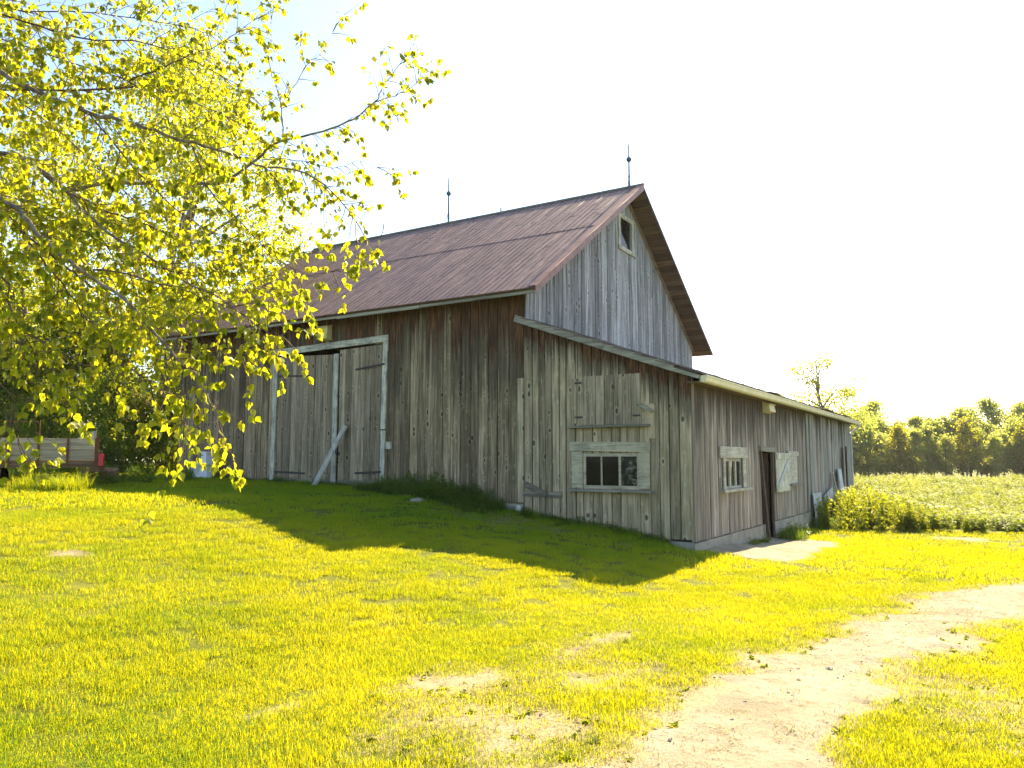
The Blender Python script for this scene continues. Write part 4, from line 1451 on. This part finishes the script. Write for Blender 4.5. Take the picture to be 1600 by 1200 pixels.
def put_tree(name, me, x, y, rz, s, label, cat='tree', grp=None, dz=-.15, sz=None):
    e = empty(name, (x, y, gz(x, y) + dz), rz)
    e.scale = (s, s, sz or s)
    tag(e, label, cat, grp)
    for nm, m in (('trunk', me[0]), ('crown', me[1])):
        o = bpy.data.objects.new(nm, m)
        COL.objects.link(o)
        o.parent = e
        if nm == 'crown': o['kind'] = 'stuff'
    return e


# trees at the left, behind the trailer and the end of the barn
big = tree_meshes(11, 15.5, .20, 4.6, 2.6, 130, 44000, .105, limbs=34, clump=.13, bark='bark', lmat='leaf')
x, y = spot(-11.9, 27.0)
put_tree('birch_tree', big, x, y, .4, 1.0, 'tall birch with pale trunk and fine yellow leaves behind the barn end', grp='trees behind the trailer')
big2 = tree_meshes(12, 13.5, .16, 3.6, 3.0, 90, 24000, .105, limbs=24, clump=.13, bark='bark', lmat='leaf')
x, y = spot(-18.5, 29.0)
put_tree('birch_tree', big2, x, y, 2.0, 1.0, 'slender tall birch far left behind the trailer with thin crown', grp='trees behind the trailer')
bush = [tree_meshes(20 + i, 8.0, .12, 2.9, .7, 80, 15000, .17, limbs=14, clump=.18, lmat='leaf_dark') for i in range(3)]
BL = [(-14.2, 31.5, .95, 'dense dark green tree just right of the tall birch trunk'), (-17.0, 30.0, .82, 'dense dark tree directly behind the trailer tail light'),
      (-20.6, 31.0, .98, 'broad dark tree behind the middle of the trailer'), (-24.5, 33.0, 1.05, 'dark leafy tree at the far left edge behind the trailer'),
      (-10.6, 34.0, 1.05, 'dark tree rising behind the left end of the barn roof'), (-29, 35, 1.1, 'leafy tree beyond the left edge of the view'),
      (-13.0, 25.5, .45, 'low dark bush between the trailer and the barn end'), (-11.3, 26.5, .38, 'low dark bush against the far end of the barn'), (-15.5, 26.0, .42, 'low dark bush behind the timber block'),
      (-18.2, 27, .5, 'low dark bush behind the trailer bed'), (-22, 27, .5, 'low bush left of the trailer at the edge')]
for i, (la, de, s_, lb) in enumerate(BL):
    x, y = spot(la, de)
    put_tree('leafy_tree' if s_ > .6 else 'bush', bush[i % 3], x, y, i * 1.3, s_, lb, 'tree' if s_ > .6 else 'bush', 'trees behind the trailer' if s_ > .6 else 'bushes by the barn end', dz=-.2 if s_ > .6 else -.35)

# tree line across the field at the right
sap = [tree_meshes(40 + i, 6.6, .10, 1.45, (.7, 1.3, 1.0, 1.6)[i], 40, 2900, .24, limbs=9, clump=.22, lmat=('leaf_far', 'leaf_far', 'leaf_bg', 'leaf_far')[i]) for i in range(4)]
mids = [tree_meshes(50 + i, 9.0, .16, 2.3, 1.5, 60, 5200, .27, limbs=10, clump=.2, lmat='leaf_far') for i in range(3)]
k = 0
for row, (dep_, step) in enumerate(((99, 2.0), (102.5, 2.2))):
    la = 37.0 + row * .7
    while la < 82:
        x, y = spot(la + rng.uniform(-.4, .4), dep_ + rng.uniform(-1, 1))
        put_tree('sapling', sap[k % 4], x, y, rng.uniform(0, 6), rng.uniform(.78, 1.14), 'slim young tree standing in the dense row at the far side of the field', 'tree', 'young trees in the far row')
        la += step; k += 1
FT = [(40.5, 108, 1.02, 'round pale tree in the far tree line right beside the low roof end'), (44.5, 112, 1.12, 'pale tree in the far tree line just right of the low roof end'), (49.5, 110, .95, 'low pale tree in the dip of the far tree line'),
      (54.0, 116, 1.22, 'lone round tree poking up in the middle of the far tree line'), (59, 110, .92, 'low tree right of the lone round tree in the far line'), (63.5, 108, 1.05, 'bright tree where the far tree line rises again'),
      (67.5, 110, 1.2, 'tall bright tree near the right end of the far tree line'), (71.5, 109, 1.15, 'bright tree at the right edge of the far tree line'), (76, 110, 1.2, 'tree of the far line just beyond the right edge'), (35, 108, 1.1, 'tree of the far line behind the low roof')]
for i, (la, de, s_, lb) in enumerate(FT):
    x, y = spot(la, de)
    put_tree('field_tree', mids[i % 3], x, y, i * 1.1, s_, lb, 'tree', 'taller trees in the far line')
la = 36.0
while la < 84:
    x, y = spot(la, 105 + rng.uniform(-2, 2))
    put_tree('field_tree', mids[k % 3], x, y, rng.uniform(0, 6), rng.uniform(.74, .96) * (1.08 if la > 60 else 1), 'yellow-green tree showing above the dense young row across the field', 'tree', 'trees just behind the far row')
    la += rng.uniform(2.2, 3.6); k += 1
thin = tree_meshes(61, 10.6, .14, 3.5, 5.2, 34, 3600, .15, limbs=26, clump=.15, lmat='leaf_bg', leanx=-.02)
x, y = spot(24.0, 60)
put_tree('thin_tree', thin, x, y, .3, 1.0, 'tall thin tree with see-through crown behind the low roof end')
x, y = spot(27.6, 64)
put_tree('thin_tree', tree_meshes(62, 8.4, .10, 2.2, 4.2, 24, 1700, .18, limbs=14, clump=.2, lmat='leaf_far'), x, y, 1.3, 1.0, 'shorter loose tree just right of the tall thin tree')

# ------------------------------------------------------------------ lawn, weeds
def blade_mesh(name, n, rad, h0, h1, wid, mat, seed, bend=.5):
    g = np.random.default_rng(seed)
    a, r_ = g.uniform(0, 2 * np.pi, n), rad * np.sqrt(g.random(n))
    b = np.stack([r_ * np.cos(a), r_ * np.sin(a), np.full(n, -.012)], 1)
    hh = g.uniform(h0, h1, n)
    az = g.uniform(0, 2 * np.pi, n)
    dirv = np.stack([np.cos(az), np.sin(az), np.zeros(n)], 1)
    ln = g.uniform(.15, bend + .25, n)
    tw_ = az + np.pi / 2 + g.normal(0, .6, n)
    side = np.stack([np.cos(tw_), np.sin(tw_), np.zeros(n)], 1) * (wid * g.uniform(.7, 1.3, n))[:, None]
    up = np.array([0, 0, 1.0])
    m = b + dirv * (hh * ln * .3)[:, None] + up * (hh * .6)[:, None]
    t = b + dirv * (hh * ln)[:, None] + up * (hh * (1 - .25 * ln))[:, None]
    V = np.stack([b - side, b + side, m - side * .8, m + side * .8, t], 1).reshape(-1, 3)
    f = np.array([(0, 1, 3), (0, 3, 2), (2, 3, 4)])
    Fc = (f[None] + (np.arange(n) * 5)[:, None, None]).reshape(-1, 3)
    return big_mesh(name, V, Fc, mat, local=True, attr={'rnd': np.repeat(g.random(n), 5)})


def weed_mesh(name, seed, H, nst, nleaf, leafl, mat, flowers=0):
    """A clump of upright stems with pointed leaves, some with flat white flower heads."""
    g = np.random.default_rng(seed)
    Vs, Fs, Rn, Mi = [], [], [], []
    nv = 0
    for s_ in range(nst):
        a = g.uniform(0, 2 * np.pi); r_ = .16 * np.sqrt(g.random())
        b = np.array([r_ * np.cos(a), r_ * np.sin(a), -.03])
        h = H * g.uniform(.6, 1.1)
        ln = g.normal(0, .13, 2)
        top = b + np.array([ln[0] * h, ln[1] * h, h])
        w = .004
        Vs.append(np.array([b + (-w, 0, 0), b + (w, 0, 0), top + (w * .5, 0, 0), top - (w * .5, 0, 0)]))
        Fs.append(np.array([(0, 1, 2), (0, 2, 3)]) + nv); nv += 4
        Rn.append(np.full(4, g.random())); Mi += [0, 0]
        k = g.uniform(.12, 1.0, nleaf)
        P = b + (top - b) * k[:, None]
        az = g.uniform(0, 2 * np.pi, nleaf)
        tp = np.stack([np.cos(az), np.sin(az), g.normal(.15, .5, nleaf)], 1)
        nm = np.stack([g.normal(0, .4, nleaf), g.normal(0, .4, nleaf), np.ones(nleaf)], 1)
        V, Fc = leaf_cloud(P, tp, nm, leafl * g.uniform(.6, 1.3, nleaf) * (1.1 - .5 * k), QUAD * np.array([.55, 1, 1]), QUAD_F)
        Vs.append(V); Fs.append(Fc + nv); nv += len(V)
        Rn.append(np.repeat(g.random(nleaf), 4)); Mi += [0] * len(Fc)
        if flowers and g.random() < flowers:
            m = 16
            a = g.uniform(0, 2 * np.pi, m); q = .065 * np.sqrt(g.random(m))
            P = top + np.stack([q * np.cos(a), q * np.sin(a), g.normal(0.01, .008, m)], 1)
            tp = g.normal(0, 1, (m, 3)); tp[:, 2] *= .2
            nm = np.tile([0, 0, 1.0], (m, 1)) + g.normal(0, .3, (m, 3))
            V, Fc = leaf_cloud(P, tp, nm, np.full(m, .024), QUAD, QUAD_F)
            Vs.append(V); Fs.append(Fc + nv); nv += len(V)
            Rn.append(np.repeat(g.random(m), 4)); Mi += [1] * len(Fc)
    me = big_mesh(name, np.concatenate(Vs), np.concatenate(Fs), mat, local=True, attr={'rnd': np.concatenate(Rn)})
    me.materials.append(M['flower'])
    me.polygons.foreach_set('material_index', np.array(Mi, np.int32))
    return me


def scatter(name, protos, P, rot, scl, idx, mat_hint=None):
    """One object of many clumps: points plus geometry nodes that stand a clump on each."""
    col = bpy.data.collections.new(name + '_clumps')
    for i, me in enumerate(protos):
        o = bpy.data.objects.new('%s_clump_%02d' % (name, i), me)
        col.objects.link(o)
    me = bpy.data.meshes.new(name)
    me.vertices.add(len(P))
    me.vertices.foreach_set('co', np.asarray(P, np.float32).ravel())
    for nm, vals in (('rot', rot), ('scl', scl)):
        a = me.attributes.new(nm, 'FLOAT_VECTOR', 'POINT')
        a.data.foreach_set('vector', np.asarray(vals, np.float32).ravel())
    a = me.attributes.new('pick', 'INT', 'POINT')
    a.data.foreach_set('value', np.asarray(idx, np.int32))
    o = link(name, me)
    ng = bpy.data.node_groups.new(name, 'GeometryNodeTree')
    ng.interface.new_socket('Geometry', in_out='INPUT', socket_type='NodeSocketGeometry')
    ng.interface.new_socket('Geometry', in_out='OUTPUT', socket_type='NodeSocketGeometry')
    N = ng.nodes
    gi, go = N.new('NodeGroupInput'), N.new('NodeGroupOutput')
    ci = N.new('GeometryNodeCollectionInfo')
    ci.inputs['Collection'].default_value = col
    ci.inputs['Separate Children'].default_value = True
    ci.inputs['Reset Children'].default_value = True
    ip = N.new('GeometryNodeInstanceOnPoints')
    ip.inputs['Pick Instance'].default_value = True
    def na(nm, ty):
        x = N.new('GeometryNodeInputNamedAttribute')
        x.data_type = ty
        x.inputs['Name'].default_value = nm
        return [s for s in x.outputs if s.enabled and s.name == 'Attribute'][0]
    L = ng.links.new
    L(gi.outputs[0], ip.inputs['Points'])
    L(ci.outputs[0], ip.inputs['Instance'])
    L(na('pick', 'INT'), ip.inputs['Instance Index'])
    L(na('rot', 'FLOAT_VECTOR'), ip.inputs['Rotation'])
    L(na('scl', 'FLOAT_VECTOR'), ip.inputs['Scale'])
    L(ip.outputs[0], go.inputs[0])
    md = o.modifiers.new('clumps', 'NODES')
    md.node_group = ng
    tag(o, kind='stuff')
    return o


def in_barn(x, y, m=.0):
    return ((x > XL - m) & (x < D + m) & (y > -.06 - m) & (y < WM + m)) | ((x > -m) & (x < D + .07 + m) & (y > -.06 - m) & (y < WL + m))


def in_pad(x, y):
    return (x > 3.86) & (x < 5.80 - .046 * y) & (y > .05) & (y < 7.3)


def sector(r0, r1, dens, a0=-44, a1=44):
    th = math.radians(a1 - a0)
    n = int(dens * th / 2 * (r1 * r1 - r0 * r0))
    rr = np.sqrt(nr.uniform(r0 * r0, r1 * r1, n))
    aa = nr.uniform(math.radians(a0), math.radians(a1), n)
    la, de = rr * np.sin(aa), rr * np.cos(aa)
    return CAM.x + FWD.x * de + RGT.x * la, CAM.y + FWD.y * de + RGT.y * la


def meadow(x, y):
    """Signed distance-like value: >0 inside the unmown field."""
    edge = 11.6 + .42 * np.clip(x - 5.6, -3, 6) + (vnoise(x, y, .8, 41) - .5) * .9
    edge = np.where(x < 5.2, 11.3, edge)
    return np.where(x > 3.2, y - edge, y - 22.5)


lawn_p = [blade_mesh('lawn_%d' % i, 240, .17, .022, .060, .0016, M['grass'], 100 + i, .8) for i in range(5)]
lawn_f = [blade_mesh('lawn_far_%d' % i, 120, .24, .03, .075, .0042, M['grass'], 110 + i, .7) for i in range(3)]
dry = [blade_mesh('straw_%d' % i, 60, .2, .012, .035, .0022, M['grass_dry'], 120 + i, 1.6) for i in range(2)]
P, RT, SC, ID = [], [], [], []
for (r0, r1, dn, lo, s_) in ((3.0, 8, 75, 0, 1.0), (8, 14, 40, 0, 1.1), (14, 24, 15, 5, 1.15), (24, 44, 6, 5, 1.6)):
    x, y = sector(r0, r1, dn)
    b = bare(x, y)
    keep = (~in_barn(x, y)) & (~in_pad(x, y)) & (nr.random(len(x)) > sst(b, .22, .72) * 1.02) & (meadow(x, y) < .3)
    x, y, b = x[keep], y[keep], b[keep]
    n = len(x)
    hgt = .75 + .6 * vnoise(x, y, .9, 51) + .3 * vnoise(x, y, 3, 52)
    hgt *= 1 - .45 * b
    wall = np.exp(-np.clip(-y, 0, 9) / .35) * (x < 3.9) * (x > XL)            # longer along the wall
    hgt *= 1 + 1.3 * wall
    P.append(np.stack([x, y, ground_z(x, y)], 1))
    RT.append(np.stack([nr.normal(0, .08, n), nr.normal(0, .08, n), nr.uniform(0, 6.28, n)], 1))
    SC.append(np.stack([np.full(n, s_), np.full(n, s_), hgt * (1 if lo == 0 else 1.05)], 1))
    ID.append(nr.integers(0, 5, n) + 0 if lo == 0 else nr.integers(0, 3, n) + 5)
P, RT, SC, ID = (np.concatenate(a) for a in (P, RT, SC, ID))
print('lawn clumps', len(P))
scatter('lawn_grass', lawn_p + lawn_f, P, RT, SC, ID)

# straw and dead grass on the worn ground
x, y = sector(3.0, 20, 60, -10, 44)
b = bare(x, y)
keep = (~in_barn(x, y)) & (~in_pad(x, y)) & (b > .12) & (nr.random(len(x)) < .25 + .5 * (1 - b))
x, y = x[keep], y[keep]
n = len(x)
scatter('dry_grass', dry, np.stack([x, y, ground_z(x, y) + .01], 1), np.stack([nr.normal(0, .2, n), nr.normal(0, .2, n), nr.uniform(0, 6.28, n)], 1),
        np.stack([np.full(n, 1.0)] * 3, 1) * nr.uniform(.6, 1.3, n)[:, None], nr.integers(0, 2, n))

# low broad weeds on the worn edge of the lawn
def rosette(name, seed, n, L):
    g = np.random.default_rng(seed)
    az = g.uniform(0, 2 * np.pi, n)
    tp = np.stack([np.cos(az), np.sin(az), g.uniform(.1, .9, n)], 1)
    nm = np.stack([-np.cos(az) * .5, -np.sin(az) * .5, np.ones(n)], 1) + g.normal(0, .2, (n, 3))
    V, Fc = leaf_cloud(g.normal(0, .012, (n, 3)) * [1, 1, 0], tp, nm, L * g.uniform(.5, 1.2, n), LEAF * [.62, 1, 1], LEAF_F)
    return big_mesh(name, V, Fc, M['weed'], local=True, attr={'rnd': np.repeat(g.random(n), len(LEAF))})


ros = [rosette('rosette_%d' % i, 140 + i, 16, .055) for i in range(4)]
x, y = sector(3.5, 18, 48, -12, 44)
b = bare(x, y)
nn = vnoise(x, y, 1.1, 61)
keep = (~in_barn(x, y)) & (~in_pad(x, y)) & (b > .06) & (b < .93) & (nr.random(len(x)) < .75 * nn)
x, y = x[keep], y[keep]
n = len(x)
s_ = nr.uniform(.3, .9, n)
scatter('low_weeds', ros, np.stack([x, y, ground_z(x, y)], 1), np.stack([np.zeros(n), np.zeros(n), nr.uniform(0, 6.28, n)], 1), np.stack([s_, s_, s_], 1), nr.integers(0, 4, n))

# pebbles on the track
peb = []
for i in range(3):
    bm = bmesh.new()
    bmesh.ops.create_icosphere(bm, subdivisions=1, radius=.016)
    for v in bm.verts: v.co = Vector((v.co.x * 1.2, v.co.y, v.co.z * .6)) * rng.uniform(.75, 1.25)
    me = bpy.data.meshes.new('pebble'); bm.to_mesh(me); bm.free(); me.materials.append(M['stone']); peb.append(me)
x, y = sector(3.5, 22, 22, -8, 44)
b = bare(x, y)
keep = ((b > .5) | in_pad(x, y)) & (~in_barn(x, y)) & (nr.random(len(x)) < .6)
x, y = x[keep], y[keep]
n = len(x)
s_ = .25 + nr.gamma(1.1, .22, n)
scatter('pebbles', peb, np.stack([x, y, ground_z(x, y) + .014], 1), nr.uniform(0, 6.28, (n, 3)) * [.1, .1, 1], np.stack([s_, s_, s_], 1), nr.integers(0, 3, n))

# the unmown field
wd = [weed_mesh('weed_%d' % i, 200 + i, .75, 9, 13, .15, M['weed'], (.0, .0, .3, .0, .12)[i]) for i in range(5)]
P, SC = [], []
for (r0, r1, dn, s_) in ((18, 38, 7.0, 1.0), (38, 62, 2.6, 1.15), (62, 104, 1.0, 1.5)):
    x, y = sector(r0, r1, dn, -2, 44)
    md_ = meadow(x, y)
    keep = (~in_barn(x, y, .1)) & (md_ > 0)
    x, y, md_ = x[keep], y[keep], md_[keep]
    n = len(x)
    h_ = s_ * (.55 + .6 * vnoise(x, y, .35, 71)) * (1.0 - .28 * sst(md_, 2.5, 9)) * (1 + .75 * np.exp(-((x - 4.9) ** 2 / 1.6 + (y - 13.6) ** 2 / 9)))
    P.append(np.stack([x, y, ground_z(x, y)], 1)); SC.append(np.stack([np.full(n, s_), np.full(n, s_), h_], 1))
P, SC = np.concatenate(P), np.concatenate(SC)
n = len(P)
print('field clumps', n)
scatter('meadow_weeds', wd, P, np.stack([nr.normal(0, .06, n), nr.normal(0, .06, n), nr.uniform(0, 6.28, n)], 1), SC, nr.integers(0, 5, n))

# nettles and long grass at the foot of the walls, in the shade
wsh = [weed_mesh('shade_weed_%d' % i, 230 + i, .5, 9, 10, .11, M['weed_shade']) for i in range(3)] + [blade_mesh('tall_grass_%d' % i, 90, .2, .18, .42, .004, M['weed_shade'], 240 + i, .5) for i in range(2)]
PP = []
for _ in range(120):
    u = rng.random()
    PP.append((-3.9 + 3.6 * u, -.15 - rng.random() ** 1.5 * 1.1, rng.uniform(.5, 1.15) * (1.2 - .7 * abs(u - .5))))
for _ in range(70): PP.append((rng.uniform(XL, -4), -.1 - rng.random() ** 2 * .5, rng.uniform(.25, .5)))
for _ in range(60): PP.append((rng.uniform(-.2, 3.4), -.1 - rng.random() ** 2 * .35, rng.uniform(.2, .45)))
for _ in range(26): PP.append((rng.uniform(3.95, 4.45), rng.uniform(6.4, 8.2), rng.uniform(.5, 1.0)))
for _ in range(8): PP.append((rng.uniform(3.9, 4.05), rng.uniform(3.6, 5.0), rng.uniform(.25, .45)))
for _ in range(30): PP.append((rng.uniform(4.0, 4.6), rng.uniform(10.8, 12.6), rng.uniform(.5, 1.0)))
for _ in range(240):
    la, de = rng.uniform(-26, -7.6), rng.uniform(18.5, 27)
    x, y = spot(la, de)
    if not in_barn(np.array(x), np.array(y), .3): PP.append((x, y, rng.uniform(.5, 1.2)))
for _ in range(60):
    x, y = spot(rng.uniform(-13, -9.1), rng.uniform(16.2, 18.6)); PP.append((x, y, rng.uniform(.5, 1.0)))
PP = [q for q in PP if not (-11.3 < q[0] < -9.6 and -2.6 < q[1] < 0)]
P = np.array([(a, b, gz(a, b)) for a, b, c in PP]); n = len(P)
s_ = np.array([c for a, b, c in PP])
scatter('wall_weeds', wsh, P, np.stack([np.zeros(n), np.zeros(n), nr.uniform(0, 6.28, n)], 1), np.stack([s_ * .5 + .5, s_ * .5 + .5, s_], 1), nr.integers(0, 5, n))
# tall tuft in the sun in front of the trailer
PP = []
for _ in range(46):
    x, y = spot(rng.uniform(-9.9, -8.55), rng.uniform(15.2, 16.3)); PP.append((x, y, rng.uniform(.6, 1.15)))
P = np.array([(a, b, gz(a, b)) for a, b, c in PP]); n = len(P)
s_ = np.array([c for a, b, c in PP])
tall = [blade_mesh('tuft_%d' % i, 90, .2, .2, .46, .0045, M['grass'], 260 + i, .5) for i in range(3)]
scatter('tall_grass', tall, P, np.stack([np.zeros(n), np.zeros(n), nr.uniform(0, 6.28, n)], 1), np.stack([np.ones(n), np.ones(n), s_], 1), nr.integers(0, 3, n))

# ------------------------------------------------------------------ air
G0 = 340.0
hz = mesh('haze', [(a * G0, b * G0, c) for c in (-2.0, 19.5) for a, b in ((-1, -1), (1, -1), (1, 1), (-1, 1))],
          [(0, 1, 2, 3), (4, 5, 6, 7), (0, 1, 5, 4), (1, 2, 6, 5), (2, 3, 7, 6), (3, 0, 4, 7)], None)
hm = bpy.data.materials.new('haze_air')
hm.use_nodes = True
ht = hm.node_tree
ht.nodes.remove(ht.nodes['Principled BSDF'])
pv = ht.nodes.new('ShaderNodeVolumePrincipled')
pv.inputs['Color'].default_value = (.96, .97, 1, 1)
pv.inputs['Density'].default_value = .00018
pv.inputs['Anisotropy'].default_value = .35
ht.links.new(pv.outputs[0], ht.nodes['Material Output'].inputs['Volume'])
hz.data.materials.append(hm)
tag(hz, kind='stuff')

print('COUNT', sum(1 for c in barn.children if c.name.startswith('plank')), sum(1 for c in roof.children if c.name.startswith('roof_sheet')), len(pos), sum(1 for c in birch.children if c.name.split('.')[0] == 'leaf'))
